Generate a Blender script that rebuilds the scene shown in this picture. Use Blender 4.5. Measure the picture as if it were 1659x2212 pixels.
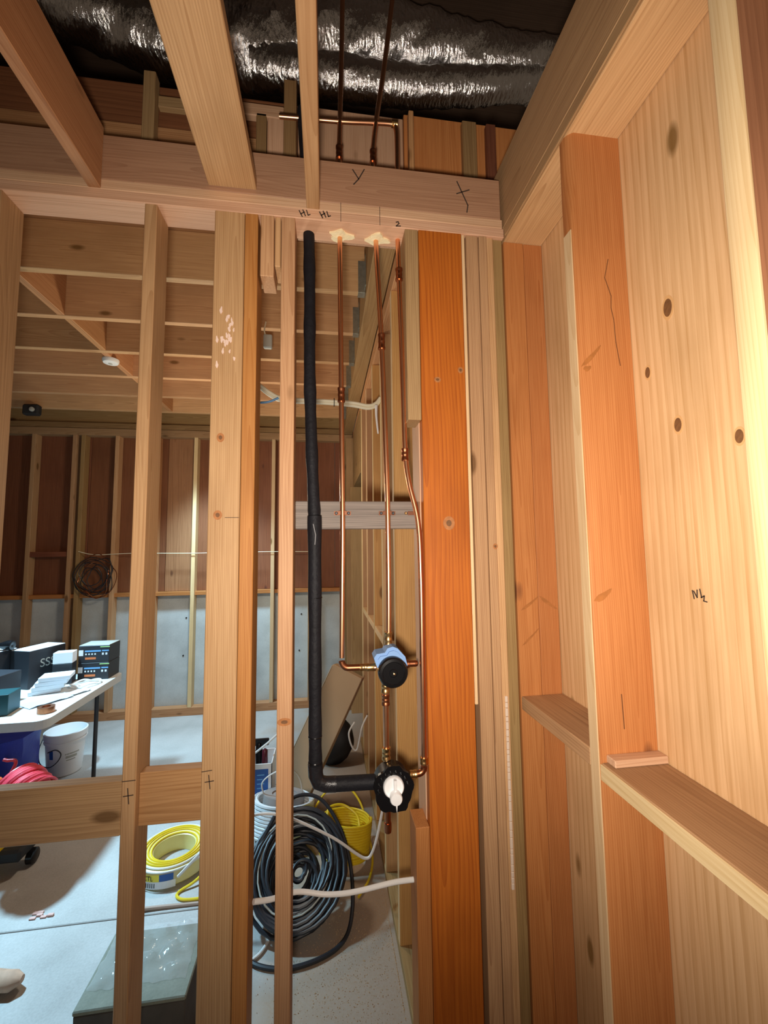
import bpy, math, random
from mathutils import Vector, Matrix
random.seed(7)
S = bpy.context.scene
for o in list(bpy.data.objects): bpy.data.objects.remove(o)
COL = S.collection
PI = math.pi

# ------------------------------------------------------------------ camera
YAW, PITCH, ROLL = (math.radians(a) for a in (8.02, 4.906, -0.684))
ff = Vector((math.sin(YAW)*math.cos(PITCH), math.cos(YAW)*math.cos(PITCH), math.sin(PITCH)))
r0 = Vector((math.cos(YAW), -math.sin(YAW), 0)); u0 = r0.cross(ff)
rr = math.cos(ROLL)*r0 + math.sin(ROLL)*u0; uu = -math.sin(ROLL)*r0 + math.cos(ROLL)*u0
cd = bpy.data.cameras.new('camera'); cam = bpy.data.objects.new('camera', cd); COL.objects.link(cam)
cam.matrix_world = Matrix(((rr.x, uu.x, -ff.x, 0), (rr.y, uu.y, -ff.y, 0), (rr.z, uu.z, -ff.z, 1.6), (0, 0, 0, 1)))
cd.sensor_fit = 'VERTICAL'; cd.sensor_height = 24; cd.sensor_width = 18; cd.lens = 900/2212*24
cd.clip_start = 0.01; cd.clip_end = 60
S.camera = cam
# ------------------------------------------------------------------ world, lights, exposure
w = bpy.data.worlds.new('world'); S.world = w; w.use_nodes = True
bg = w.node_tree.nodes['Background']; bg.inputs[0].default_value = (1.0, 0.72, 0.50, 1); bg.inputs[1].default_value = 0.07
def light(name, kind, loc, target, power, color, **kw):
    d = bpy.data.lights.new(name, kind); d.energy = power; d.color = color
    for k, v in kw.items(): setattr(d, k, v)
    o = bpy.data.objects.new(name, d); COL.objects.link(o); o.location = loc
    o.rotation_euler = (Vector(target)-Vector(loc)).to_track_quat('-Z', 'Y').to_euler()
    return o
light('work_lamp', 'SPOT', (-0.03, 0.01, 1.51), (0.27, 1.0, 1.77), 101, (1.0, 0.88, 0.76), spot_size=math.radians(148), spot_blend=1.0, shadow_soft_size=0.045)
light('led_flood', 'SPOT', (-2.15, 2.75, 2.76), (-1.72, 2.20, 0.0), 760, (0.42, 0.76, 1.0), spot_size=math.radians(82), spot_blend=1.0, shadow_soft_size=0.10)
light('concrete_fill', 'SPOT', (-1.15, 3.80, 2.78), (-1.05, 4.5, 0.45), 330, (0.50, 0.80, 1.0), spot_size=math.radians(70), spot_blend=1.0, shadow_soft_size=0.10)  # added cool fill without a fixture, brightens the far concrete
light('back_room_fill', 'POINT', (-0.75, 3.05, 1.95), (0, 0, 0), 36, (1.0, 0.84, 0.64), shadow_soft_size=0.12)  # added warm fill for joists and far wall, no bulb hangs here
vs = S.view_settings; vs.view_transform = 'Standard'; vs.look = 'None'; vs.gamma = 1.0; vs.use_curve_mapping = False; vs.exposure = 0.0

# ------------------------------------------------------------------ materials
MATS = {}
def nt_new(name):
    m = bpy.data.materials.new(name); m.use_nodes = True
    return m, m.node_tree, m.node_tree.nodes['Principled BSDF']
def N(nt, t, **kw):
    n = nt.nodes.new(t)
    for k, v in kw.items(): setattr(n, k, v)
    return n
def math_n(nt, op, a, b=None, c=None):
    n = N(nt, 'ShaderNodeMath', operation=op)
    for i, v in enumerate((a, b, c)):
        if v is None: continue
        if isinstance(v, (int, float)): n.inputs[i].default_value = v
        else: nt.links.new(v, n.inputs[i])
    return n.outputs[0]
def mixc(nt, f, a, b, mode='MIX'):
    n = N(nt, 'ShaderNodeMix', data_type='RGBA', blend_type=mode)
    for s, v in ((n.inputs[0], f), (n.inputs[6], a), (n.inputs[7], b)):
        if isinstance(v, (int, float)): s.default_value = v
        elif isinstance(v, tuple): s.default_value = (*v, 1)
        else: nt.links.new(v, s)
    return n.outputs[2]
TONES = {
 'gold':   ((.66, .390, .130), (.47, .240, .065), 40, .28),
 'fir':    ((.62, .370, .190), (.42, .215, .095), 50, .30),
 'fir2':   ((.56, .300, .135), (.36, .160, .060), 42, .30),
 'orange': ((.44, .135, .014), (.26, .062, .006), 30, .22),
 'amber':  ((.52, .225, .068), (.37, .130, .030), 60, .28),
 'pale':   ((.74, .550, .310), (.60, .400, .190), 60, .34),
 'pink':   ((.66, .410, .260), (.47, .250, .140), 55, .33),
 'ply':    ((.68, .420, .230), (.47, .250, .105), 14, .36),
 'dull':   ((.46, .285, .140), (.30, .165, .075), 55, .25),
 'olive':  ((.34, .210, .090), (.22, .120, .045), 55, .25),
 'brown':  ((.32, .150, .075), (.20, .085, .040), 22, .12),
 'rosy':   ((.50, .285, .165), (.36, .185, .100), 55, .33),
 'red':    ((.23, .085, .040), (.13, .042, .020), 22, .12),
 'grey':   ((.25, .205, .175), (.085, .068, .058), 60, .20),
 'dark':   ((.10, .060, .040), (.06, .034, .022), 40, .08),  # near-black wood: shade of the upper void and doorway put into the colour
}
def wood(tone, axis='Z'):
    key = 'wood_%s_%s' % (tone, axis)
    if key in MATS: return MATS[key]
    ca, cb, ring, _ = TONES[tone]
    m, nt, b = nt_new(key); L = nt.links.new
    tc = N(nt, 'ShaderNodeTexCoord'); oi = N(nt, 'ShaderNodeObjectInfo')
    sp = N(nt, 'ShaderNodeSeparateXYZ'); L(tc.outputs['Object'], sp.inputs[0])
    order = {'X': (1, 2, 0), 'Y': (0, 2, 1), 'Z': (0, 1, 2)}[axis]
    u, v, l = (sp.outputs[i] for i in order)
    rnd = oi.outputs['Random']
    # stretched, shifted coordinates for grain noise
    lo = math_n(nt, 'MULTIPLY_ADD', rnd, 37.0, l)
    def vec(a, bb, c):
        cx = N(nt, 'ShaderNodeCombineXYZ')
        for i, q in enumerate((a, bb, c)): L(q, cx.inputs[i])
        return cx.outputs[0]
    uo = math_n(nt, 'MULTIPLY_ADD', rnd, 11.0, u)
    nz = N(nt, 'ShaderNodeTexNoise'); nz.inputs['Scale'].default_value = 5.0; nz.inputs['Detail'].default_value = 2
    L(vec(uo, v, math_n(nt, 'MULTIPLY', lo, 0.22)), nz.inputs['Vector'])
    wob = math_n(nt, 'SUBTRACT', nz.outputs[0], 0.5)
    ru = math_n(nt, 'MULTIPLY_ADD', math_n(nt, 'SUBTRACT', rnd, 0.5), 0.11, u)
    ru = math_n(nt, 'MULTIPLY_ADD', l, 0.022, ru); ru = math_n(nt, 'MULTIPLY_ADD', wob, 0.05, ru)
    rv = math_n(nt, 'ADD', math_n(nt, 'MULTIPLY_ADD', rnd, 0.04, 0.018), v)
    rv = math_n(nt, 'MULTIPLY_ADD', l, -0.012, rv); rv = math_n(nt, 'MULTIPLY_ADD', wob, 0.03, rv)
    wv = N(nt, 'ShaderNodeTexWave', wave_type='RINGS', rings_direction='Z', wave_profile='SAW')
    wv.inputs['Scale'].default_value = ring; wv.inputs['Distortion'].default_value = 0.6; wv.inputs['Detail'].default_value = 2; wv.inputs['Detail Scale'].default_value = 0.4
    L(vec(ru, rv, math_n(nt, 'MULTIPLY', lo, 0.05)), wv.inputs['Vector'])
    pw = math_n(nt, 'POWER', wv.outputs['Fac'], 2.2)
    fb = N(nt, 'ShaderNodeTexNoise'); fb.inputs['Scale'].default_value = 160; fb.inputs['Detail'].default_value = 3
    L(vec(uo, v, math_n(nt, 'MULTIPLY', lo, 0.025)), fb.inputs['Vector'])
    fac = math_n(nt, 'ADD', math_n(nt, 'MULTIPLY', pw, 0.55), math_n(nt, 'MULTIPLY', math_n(nt, 'SUBTRACT', fb.outputs[0], 0.42), 1.5))
    mr = N(nt, 'ShaderNodeClamp'); L(fac, mr.inputs[0])
    col = mixc(nt, mr.outputs[0], ca, cb)
    # broad tonal drift and stains
    st = N(nt, 'ShaderNodeTexNoise'); st.inputs['Scale'].default_value = 3.2; st.inputs['Detail'].default_value = 5
    L(vec(uo, v, math_n(nt, 'MULTIPLY', lo, 0.6)), st.inputs['Vector'])
    sr = N(nt, 'ShaderNodeMapRange'); sr.inputs[1].default_value = .50; sr.inputs[2].default_value = .74; sr.inputs[4].default_value = .40; L(st.outputs[0], sr.inputs[0])
    col = mixc(nt, sr.outputs[0], col, tuple(c*.62 for c in cb))
    # knots
    vo = N(nt, 'ShaderNodeTexVoronoi'); vo.inputs['Scale'].default_value = 5.2
    L(vec(uo, v, math_n(nt, 'MULTIPLY', lo, 0.42)), vo.inputs['Vector'])
    kr = N(nt, 'ShaderNodeMapRange'); kr.inputs[1].default_value = .055; kr.inputs[2].default_value = .10; kr.inputs[3].default_value = .85; kr.inputs[4].default_value = 0; L(vo.outputs['Distance'], kr.inputs[0])
    col = mixc(nt, kr.outputs[0], col, (.14*ca[0]/.6+.02, .06*ca[1]/.33+.01, .02))
    hs = N(nt, 'ShaderNodeHueSaturation'); L(col, hs.inputs['Color'])
    r2 = math_n(nt, 'FRACT', math_n(nt, 'MULTIPLY', rnd, 7.31))
    L(math_n(nt, 'MULTIPLY_ADD', rnd, 0.28, 0.86), hs.inputs['Value'])
    L(math_n(nt, 'MULTIPLY_ADD', r2, 0.014, 0.493), hs.inputs['Hue'])
    L(hs.outputs[0], b.inputs['Base Color'])
    b.inputs['Roughness'].default_value = 0.58; b.inputs['Specular IOR Level'].default_value = 0.28
    bp = N(nt, 'ShaderNodeBump'); bp.inputs['Strength'].default_value = 0.25; bp.inputs['Distance'].default_value = 0.0012
    L(math_n(nt, 'SUBTRACT', fb.outputs[0], math_n(nt, 'MULTIPLY', kr.outputs[0], .6)), bp.inputs['Height']); L(bp.outputs[0], b.inputs['Normal'])
    MATS[key] = m; return m
def plain(name, col, rough=.5, metal=0, spec=.5, noise=0, nscale=20, bump=0, bscale=60, emit=None, trans=0, alpha=1, stretch=None):
    if name in MATS: return MATS[name]
    m, nt, b = nt_new(name); L = nt.links.new
    b.inputs['Base Color'].default_value = (*col, 1); b.inputs['Roughness'].default_value = rough
    b.inputs['Metallic'].default_value = metal; b.inputs['Specular IOR Level'].default_value = spec
    tc = N(nt, 'ShaderNodeTexCoord'); vec = tc.outputs['Object']
    if stretch:
        mp = N(nt, 'ShaderNodeMapping'); mp.inputs['Scale'].default_value = stretch; L(vec, mp.inputs[0]); vec = mp.outputs[0]
    if noise:
        n = N(nt, 'ShaderNodeTexNoise'); n.inputs['Scale'].default_value = nscale; n.inputs['Detail'].default_value = 6; L(vec, n.inputs['Vector'])
        L(mixc(nt, n.outputs[0], tuple(max(0, c*(1-noise)) for c in col), tuple(min(1, c*(1+noise)) for c in col)), b.inputs['Base Color'])
    if bump:
        n = N(nt, 'ShaderNodeTexNoise'); n.inputs['Scale'].default_value = bscale; n.inputs['Detail'].default_value = 4; L(vec, n.inputs['Vector'])
        bp = N(nt, 'ShaderNodeBump'); bp.inputs['Strength'].default_value = bump; bp.inputs['Distance'].default_value = .01; L(n.outputs[0], bp.inputs['Height']); L(bp.outputs[0], b.inputs['Normal'])
    if trans:
        b.inputs['Transmission Weight'].default_value = trans
    if alpha < 1: b.inputs['Alpha'].default_value = alpha
    MATS[name] = m; return m
COPPER = plain('copper', (.92, .46, .26), .30, 1, noise=.15, nscale=14)
BRASS = plain('soldered_brass', (.72, .46, .20), .3, 1, noise=.3, nscale=60)
BRONZE = plain('dark_copper', (.45, .17, .08), .35, 1, noise=.3, nscale=40)
FOAMB = plain('black_foam', (.010, .010, .013), .6, spec=.2, noise=.4, nscale=30, bump=.25, bscale=70)
BLACKP = plain('black_plastic', (.006, .006, .007), .25, spec=.35)
BLACKM = plain('black_matte', (.018, .017, .017), .8)
RUBBER = plain('black_cable', (.02, .022, .028), .42, noise=.3)
WHITEP = plain('white_plastic', (.86, .87, .88), .4)
WHITEC = plain('white_cable', (.82, .80, .77), .45)
CREAMC = plain('cream_cable', (.80, .74, .55), .5)
YELLOW = plain('yellow_cable', (.78, .56, .02), .42, noise=.12)
YELLOWP = plain('yellow_paint', (.85, .52, .01), .4)
BLUEC = plain('blue_cable', (.10, .28, .52), .5)
TAPE = plain('blue_tape', (.20, .36, .66), .7, bump=.15, bscale=40)
FOAMC = plain('cream_foam', (.92, .80, .50), .8, bump=.4, bscale=80)
GALV = plain('galvanised_steel', (.42, .46, .42), .38, .85, noise=.35, nscale=50)
CARD = plain('cardboard', (.50, .36, .225), .8, noise=.08, nscale=8)
CARDL = plain('cardboard_edge', (.62, .55, .42), .8)
PENCIL = plain('pencil', (.05, .03, .02), .8)
DRIP = plain('dried_glue', (.72, .58, .46), .6)
REDC = plain('red_cable', (.72, .06, .09), .38, noise=.2)
BLUEP = plain('blue_fabric', (.03, .05, .48), .5, bump=.5, bscale=14)
TABLEW = plain('table_plastic', (.58, .59, .58), .5, noise=.06, nscale=80)
STEELD = plain('dark_steel', (.05, .05, .055), .45, .4)
PAPER = plain('paper', (.80, .82, .84), .7)
CHIP = plain('sawdust_chips', (.60, .42, .24), .9)
STRIP = plain('tan_strip', (.46, .32, .25), .7)
LABELB = plain('blue_label', (.02, .10, .38), .45)
BOXBLK = plain('black_carton', (.020, .021, .026), .45)
ORANGE = plain('orange_print', (.75, .20, .06), .5)
CYAN = plain('cyan_print', (.16, .42, .75), .5)
LIME = plain('lime_print', (.45, .75, .30), .5)
LABELY = plain('yellow_label', (.88, .75, .05), .5)
TEAL = plain('teal_plastic', (.008, .055, .062), .45)
SKIN = plain('tan_scrap', (.50, .30, .20), .75, noise=.35, nscale=30)
CREAMW = plain('wrapped_cable', (.80, .70, .28), .35, noise=.15, nscale=10)
LEVER = plain('grey_plastic', (.44, .45, .40), .5)
TRANSL = plain('bag_film', (.86, .90, .90), .12, spec=.7, alpha=.20, bump=.7, bscale=12)
def foil():
    m, nt, b = nt_new('foil'); L = nt.links.new
    b.inputs['Base Color'].default_value = (.93, .94, .95, 1); b.inputs['Metallic'].default_value = 1; b.inputs['Roughness'].default_value = .17
    tc = N(nt, 'ShaderNodeTexCoord'); mp = N(nt, 'ShaderNodeMapping'); mp.inputs['Scale'].default_value = (2.6, 1, 1); L(tc.outputs['Object'], mp.inputs[0])
    a = N(nt, 'ShaderNodeTexNoise'); a.inputs['Scale'].default_value = 26; a.inputs['Detail'].default_value = 5; a.inputs['Roughness'].default_value = .65; L(mp.outputs[0], a.inputs['Vector'])
    v = N(nt, 'ShaderNodeTexVoronoi'); v.inputs['Scale'].default_value = 34; L(mp.outputs[0], v.inputs['Vector'])
    h = math_n(nt, 'ADD', a.outputs[0], math_n(nt, 'MULTIPLY', v.outputs['Distance'], .5))
    bp = N(nt, 'ShaderNodeBump'); bp.inputs['Strength'].default_value = .55; bp.inputs['Distance'].default_value = .012; L(h, bp.inputs['Height']); L(bp.outputs[0], b.inputs['Normal'])
    return m
FOIL = foil()
def concrete(name, ca, cb, sc=3.0, rough=.85, warm_dust=False):
    m, nt, b = nt_new(name); L = nt.links.new
    tc = N(nt, 'ShaderNodeTexCoord')
    n1 = N(nt, 'ShaderNodeTexNoise'); n1.inputs['Scale'].default_value = sc; n1.inputs['Detail'].default_value = 8; L(tc.outputs['Object'], n1.inputs['Vector'])
    n2 = N(nt, 'ShaderNodeTexNoise'); n2.inputs['Scale'].default_value = 130; n2.inputs['Detail'].default_value = 3; L(tc.outputs['Object'], n2.inputs['Vector'])
    f = math_n(nt, 'ADD', math_n(nt, 'MULTIPLY', n1.outputs[0], .7), math_n(nt, 'MULTIPLY', n2.outputs[0], .3))
    r = N(nt, 'ShaderNodeMapRange'); r.inputs[1].default_value = .32; r.inputs[2].default_value = .66; L(f, r.inputs[0])
    col = mixc(nt, r.outputs[0], ca, cb)
    if warm_dust:   # ragged sawdust film by the side wall; its brown also paints in warmer light
        ge = N(nt, 'ShaderNodeNewGeometry'); sx = N(nt, 'ShaderNodeSeparateXYZ'); L(ge.outputs['Position'], sx.inputs[0])
        g = math_n(nt, 'ADD', sx.outputs[0], math_n(nt, 'MULTIPLY', math_n(nt, 'SUBTRACT', n1.outputs[0], .5), 1.6))
        dr = N(nt, 'ShaderNodeMapRange'); dr.inputs[1].default_value = -.42; dr.inputs[2].default_value = .0; dr.inputs[4].default_value = .85; L(g, dr.inputs[0])
        col = mixc(nt, math_n(nt, 'MULTIPLY', dr.outputs[0], math_n(nt, 'MULTIPLY_ADD', n2.outputs[0], .5, .7)), col, (.345, .245, .165))
    L(col, b.inputs['Base Color']); b.inputs['Roughness'].default_value = rough; b.inputs['Specular IOR Level'].default_value = .3
    bp = N(nt, 'ShaderNodeBump'); bp.inputs['Strength'].default_value = .2; bp.inputs['Distance'].default_value = .004; L(f, bp.inputs['Height']); L(bp.outputs[0], b.inputs['Normal'])
    return m
SLAB = concrete('concrete_floor', (.36, .345, .325), (.52, .505, .485), warm_dust=True)
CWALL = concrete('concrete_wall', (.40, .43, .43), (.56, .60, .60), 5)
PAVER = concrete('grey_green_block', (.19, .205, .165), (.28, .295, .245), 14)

# ------------------------------------------------------------------ geometry helpers
WL = {}
def tag(o, label=None, cat=None, group=None, kind=None):
    for k, v in (('label', label), ('category', cat), ('group', group), ('kind', kind)):
        if v: o[k] = v
    return o
def empty(name, loc=(0, 0, 0), label=None, cat=None, group=None, kind=None):
    o = bpy.data.objects.new(name, None); COL.objects.link(o); o.location = loc; o.empty_display_size = .05
    WL[o.name] = Vector(loc); return tag(o, label, cat, group, kind)
def add(name, verts, faces, mat, parent=None, smooth=False, origin=None):
    vs_ = [Vector(v) for v in verts]
    if origin is None:
        lo = [min(v[i] for v in vs_) for i in range(3)]; hi = [max(v[i] for v in vs_) for i in range(3)]
        origin = Vector([(a+b)/2 for a, b in zip(lo, hi)])
    origin = Vector(origin)
    me = bpy.data.meshes.new(name); me.from_pydata([tuple(v-origin) for v in vs_], [], faces); me.update()
    if smooth:
        me.polygons.foreach_set('use_smooth', [True]*len(me.polygons))
        try: me.set_sharp_from_angle(angle=math.radians(40))
        except Exception: pass
    mats = mat if isinstance(mat, list) else [mat]
    for q in mats: me.materials.append(q)
    o = bpy.data.objects.new(name, me); COL.objects.link(o); WL[o.name] = origin
    if parent: o.parent = parent; o.location = origin - WL[parent.name]
    else: o.location = origin
    return o
class MB:
    def __init__(s): s.v = []; s.f = []
    def raw(s, v, f):
        b = len(s.v); s.v += [Vector(q) for q in v]; s.f += [tuple(i+b for i in q) for q in f]; return s
    def box(s, x0, x1, y0, y1, z0, z1, c=0.0, M=None):
        hx, hy, hz = (x1-x0)/2, (y1-y0)/2, (z1-z0)/2; C = Vector(((x0+x1)/2, (y0+y1)/2, (z0+z1)/2))
        c = min(c, hx*.45, hy*.45, hz*.45)
        if c <= 0:
            v = [Vector((sx*hx, sy*hy, sz*hz)) for sx in (-1, 1) for sy in (-1, 1) for sz in (-1, 1)]
            f = [(0, 1, 3, 2), (4, 6, 7, 5), (0, 4, 5, 1), (2, 3, 7, 6), (0, 2, 6, 4), (1, 5, 7, 3)]
        else:
            v = []; ix = {}
            for sx in (-1, 1):
                for sy in (-1, 1):
                    for sz in (-1, 1):
                        for a in range(3):
                            p = [sx*(hx-c), sy*(hy-c), sz*(hz-c)]; p[a] = (sx*hx, sy*hy, sz*hz)[a]
                            ix[(sx, sy, sz, a)] = len(v); v.append(Vector(p))
            f = []
            for a in range(3):
                o1, o2 = [q for q in range(3) if q != a]
                for sg in (-1, 1):
                    q = []
                    for (p1, p2) in ((-1, -1), (1, -1), (1, 1), (-1, 1)):
                        k = [0, 0, 0]; k[a] = sg; k[o1] = p1; k[o2] = p2; q.append(ix[(*k, a)])
                    if (sg > 0) == (a == 1): q.reverse()
                    f.append(tuple(q))
            for a in range(3):
                o1, o2 = [q for q in range(3) if q != a]
                for p1 in (-1, 1):
                    for p2 in (-1, 1):
                        k0 = [0]*3; k1 = [0]*3; k0[a] = -1; k1[a] = 1; k0[o1] = k1[o1] = p1; k0[o2] = k1[o2] = p2
                        q = [ix[(*k0, o1)], ix[(*k1, o1)], ix[(*k1, o2)], ix[(*k0, o2)]]
                        nrm = (v[q[1]]-v[q[0]]).cross(v[q[2]]-v[q[0]])
                        d = Vector((0, 0, 0)); d[o1] = p1; d[o2] = p2
                        if nrm.dot(d) < 0: q.reverse()
                        f.append(tuple(q))
            for sx in (-1, 1):
                for sy in (-1, 1):
                    for sz in (-1, 1):
                        q = [ix[(sx, sy, sz, a)] for a in range(3)]
                        if sx*sy*sz < 0: q.reverse()
                        f.append(tuple(q))
        if M: v = [M @ q for q in v]
        return s.raw([q+C for q in v], f)
    def tube(s, pts, r, seg=10, cap=True, closed=False):
        pts = [Vector(p) for p in pts]; n = len(pts); b = len(s.v)
        rad = r if callable(r) else (lambda t: r)
        t0 = (pts[1]-pts[0]).normalized()
        up = Vector((0, 0, 1)) if abs(t0.z) < .9 else Vector((0, 1, 0))
        nx = t0.cross(up).normalized()
        for i, p in enumerate(pts):
            if closed: t = (pts[(i+1) % n]-pts[i-1])
            else: t = pts[min(i+1, n-1)]-pts[max(i-1, 0)]
            t.normalize(); nx = (nx-t*nx.dot(t))
            if nx.length < 1e-6: nx = t.orthogonal()
            nx.normalize(); ny = t.cross(nx); R = rad(i/(n-1))
            for k in range(seg):
                a = 2*PI*k/seg; s.v.append(p+nx*(R*math.cos(a))+ny*(R*math.sin(a)))
        for i in range(n if closed else n-1):
            j = (i+1) % n
            for k in range(seg):
                k2 = (k+1) % seg
                s.f.append((b+i*seg+k, b+i*seg+k2, b+j*seg+k2, b+j*seg+k))
        if cap and not closed:
            s.f.append(tuple(b+k for k in reversed(range(seg)))); s.f.append(tuple(b+(n-1)*seg+k for k in range(seg)))
        return s
    def lathe(s, prof, M, seg=24, cap=True):
        # prof: (radius, height along local z); M places it
        b = len(s.v); n = len(prof)
        for (r, h) in prof:
            for k in range(seg):
                a = 2*PI*k/seg; s.v.append(M @ Vector((r*math.cos(a), r*math.sin(a), h)))
        for i in range(n-1):
            for k in range(seg):
                k2 = (k+1) % seg; s.f.append((b+i*seg+k, b+i*seg+k2, b+(i+1)*seg+k2, b+(i+1)*seg+k))
        if cap:
            s.f.append(tuple(b+k for k in reversed(range(seg)))); s.f.append(tuple(b+(n-1)*seg+k for k in range(seg)))
        return s
    def prism(s, poly, h, M):
        n = len(poly); v = [M @ Vector((x, y, 0)) for x, y in poly]+[M @ Vector((x, y, h)) for x, y in poly]
        f = [tuple(reversed(range(n))), tuple(range(n, 2*n))]+[(i, (i+1) % n, n+(i+1) % n, n+i) for i in range(n)]
        return s.raw(v, f)
    def build(s, name, mat, parent=None, smooth=False, origin=None): return add(name, s.v, s.f, mat, parent, smooth, origin)
def T(x, y, z): return Matrix.Translation((x, y, z))
def toY(): return Matrix.Rotation(PI/2, 4, 'X')       # local +z -> world -y
def spline(P, sub=8, closed=False):
    P = [Vector(p) for p in P]; n = len(P); out = []
    for i in range(n if closed else n-1):
        g = lambda k: P[k % n] if closed else P[max(0, min(n-1, k))]
        a, b, c, d = g(i-1), g(i), g(i+1), g(i+2)
        for k in range(sub):
            t = k/sub
            out.append(.5*((2*b)+(c-a)*t+(2*a-5*b+4*c-d)*t*t+(3*b-a-3*c+d)*t**3))
    if not closed: out.append(P[-1])
    return out
def board(name, x0, x1, y0, y1, z0, z1, tone, parent, c=.002, axis=None):
    d = {'X': x1-x0, 'Y': y1-y0, 'Z': z1-z0}
    axis = axis or max(d, key=d.get)
    return MB().box(x0, x1, y0, y1, z0, z1, c).build(name, wood(tone, axis), parent)
def box(name, x0, x1, y0, y1, z0, z1, mat, parent=None, c=.002): return MB().box(x0, x1, y0, y1, z0, z1, c).build(name, mat, parent)
def strokes(name, lines, wd, parent, mat=None, nrm=Vector((0, -1, 0))):
    m = MB()
    for ln in lines:
        for a, b in zip(ln[:-1], ln[1:]):
            a, b = Vector(a), Vector(b); d = (b-a); L_ = d.length; d.normalize(); sd = d.cross(nrm).normalized()*wd/2; a = a-d*wd*.3; b = b+d*wd*.3
            q = [a+sd, b+sd, b-sd, a-sd]; v = [p for p in q]+[p+nrm*.0007 for p in q]
            m.raw(v, [(3, 2, 1, 0), (4, 5, 6, 7), (0, 1, 5, 4), (1, 2, 6, 5), (2, 3, 7, 6), (3, 0, 4, 7)])
    return m.build(name, mat or PENCIL, parent)
def struct(name, label): return empty(name, (0, 0, 0), label, 'ceiling' if 'ceiling' in name else 'floor' if 'floor' in name else 'wall', kind='structure')

# ------------------------------------------------------------------ floor
FL = struct('floor', 'grey concrete floor slab dusted with sawdust')
box('slab', -6, 3, -2.5, 2.107, -.12, 0, SLAB, FL, 0.003)
box('slab', -6, 3, 2.113, 6, -.12, 0, SLAB, FL, 0.003)
box('joint_filler', -6, 3, 2.106, 2.114, -.12, -.006, plain('joint_filler', (.12, .11, .10), .9), FL, 0)
# ------------------------------------------------------------------ stud partition with the plumbing
WF = struct('wall_front', 'open stud partition carrying the copper shower plumbing')
YF, YB = 1.22, 1.309
def stud(x0, x1, tone, y0=YF, y1=YB, z0=.038, z1=2.612, name='stud', parent=WF): return board(name, x0, x1, y0, y1, z0, z1, tone, parent)
board('bottom_plate', -.95, -.2, YF, YB, 0, .038, 'fir2', WF)
board('bottom_plate', .245, .58, YF, YB, 0, .038, 'fir2', WF)
board('top_plate', -2.3, .582, YF, YB, 2.612, 2.6435, 'pink', WF)
board('top_plate', -2.3, .578, YF+.001, YB, 2.6445, 2.676, 'pink', WF)
board('header_beam', -2.3, .574, YF+.003, 1.256, 2.677, 2.817, 'rosy', WF)
stud(-.990, -.897, 'dull')
stud(-.523, -.489, 'fir')
stud(-.327, -.2415, 'fir', YF, 1.258)
stud(-.2400, -.2020, 'amber')
stud(-.133, -.0920, 'fir')
board('packing_block', -.1945, -.1545, YF, YB, 2.416, 2.612, 'fir', WF)
board('packing_block', -.1525, -.1350, YF+.004, YB, 2.452, 2.612, 'fir', WF)
board('nailing_block', -.896, -.5235, YF+.001, 1.258, .870, 1.004, 'dull', WF)
board('nailing_block', -.4885, -.3275, 1.240, 1.278, .878, 1.012, 'fir2', WF)
box('plumbing_backer', -.0915, .2925, 1.296, 1.334, 1.660, 1.746, wood('grey', 'X'), WF)
# post of flat boards beside the pipes
board('post_board', .2935, .4355, YF, 1.258, .038, 2.612, 'orange', WF)
stud(.2915, .3315, 'pink', 1.259, 1.362)
board('packing_block', .2500, .2925, YF+.002, YB, 1.990, 2.612, 'dull', WF)
board('packing_block', .2520, .2925, YF+.002, YB, .038, .812, 'amber', WF)
board('furring_strip', .4375, .4475, YF+.004, YB, 1.135, 2.612, 'pale', WF)
for x0, x1, tn, dy in ((.4525, .4935, 'dull', .004), (.4950, .5215, 'dull', .001), (.5230, .5450, 'fir', .006), (.5465, .5790, 'olive', .012)):
    stud(x0, x1, tn, YF+dy, YB)
# dried glue bead down one stud
m = MB(); z = 1.155
while z > .62:
    h = random.uniform(.012, .03); m.box(.5300, .5385, YF+.001, YF+.008, z-h, z, .002); z -= h+.0012
m.build('glue_bead', DRIP, WF)
# plaster smear on the flat stud
m = MB()
for i in range(26):
    x = -.283+random.gauss(0, .015); z = 2.235+random.gauss(0, .040); k_ = random.uniform(.5, 1)
    m.prism([(.004*k_*math.cos(q)*(1+.3*math.sin(3*q+i)), .010*k_*math.sin(q)*(1+.3*math.cos(2*q+i))) for q in [2*PI*j/12 for j in range(12)]], .0006+.00003*i, T(x, YF, z) @ toY())
m.build('plaster_smear', plain('plaster', (.80, .60, .50), .8), WF)
# pencil marks
yb = YF+.003-.0002
strokes('pencil_mark', [[(.427, yb, 2.795), (.462, yb, 2.715)], [(.425, yb, 2.752), (.468, yb, 2.770)], [(.462, yb, 2.715), (.458, yb, 2.69)]], .0035, WF)
strokes('pencil_mark', [[(.085, yb, 2.795), (.104, yb, 2.765), (.122, yb, 2.80)], [(.104, yb, 2.765), (.088, yb, 2.745)]], .0035, WF)
yp = YF-.0002
def hl(x, z, s=1.0, k='hl'):
    if k == 'hl': return [[(x-.018*s, yp, z+.010*s), (x-.006*s, yp, z-.014*s)], [(x-.004*s, yp, z+.014*s), (x+.006*s, yp, z-.010*s)], [(x-.012*s, yp, z-.004*s), (x+.002*s, yp, z+.006*s)], [(x+.010*s, yp, z+.014*s), (x+.016*s, yp, z-.006*s), (x+.024*s, yp, z-.002*s)]]
    return [[(x-.008*s, yp, z+.008*s), (x, yp, z+.011*s), (x+.004*s, yp, z+.004*s), (x-.008*s, yp, z-.008*s), (x+.010*s, yp, z-.006*s)]]
strokes('pencil_mark', hl(-.066, 2.628, .8), .003, WF); strokes('pencil_mark', hl(-.004, 2.630, .8), .0034, WF); strokes('pencil_mark', hl(.228, 2.622, .8, '2'), .003, WF)
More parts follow.
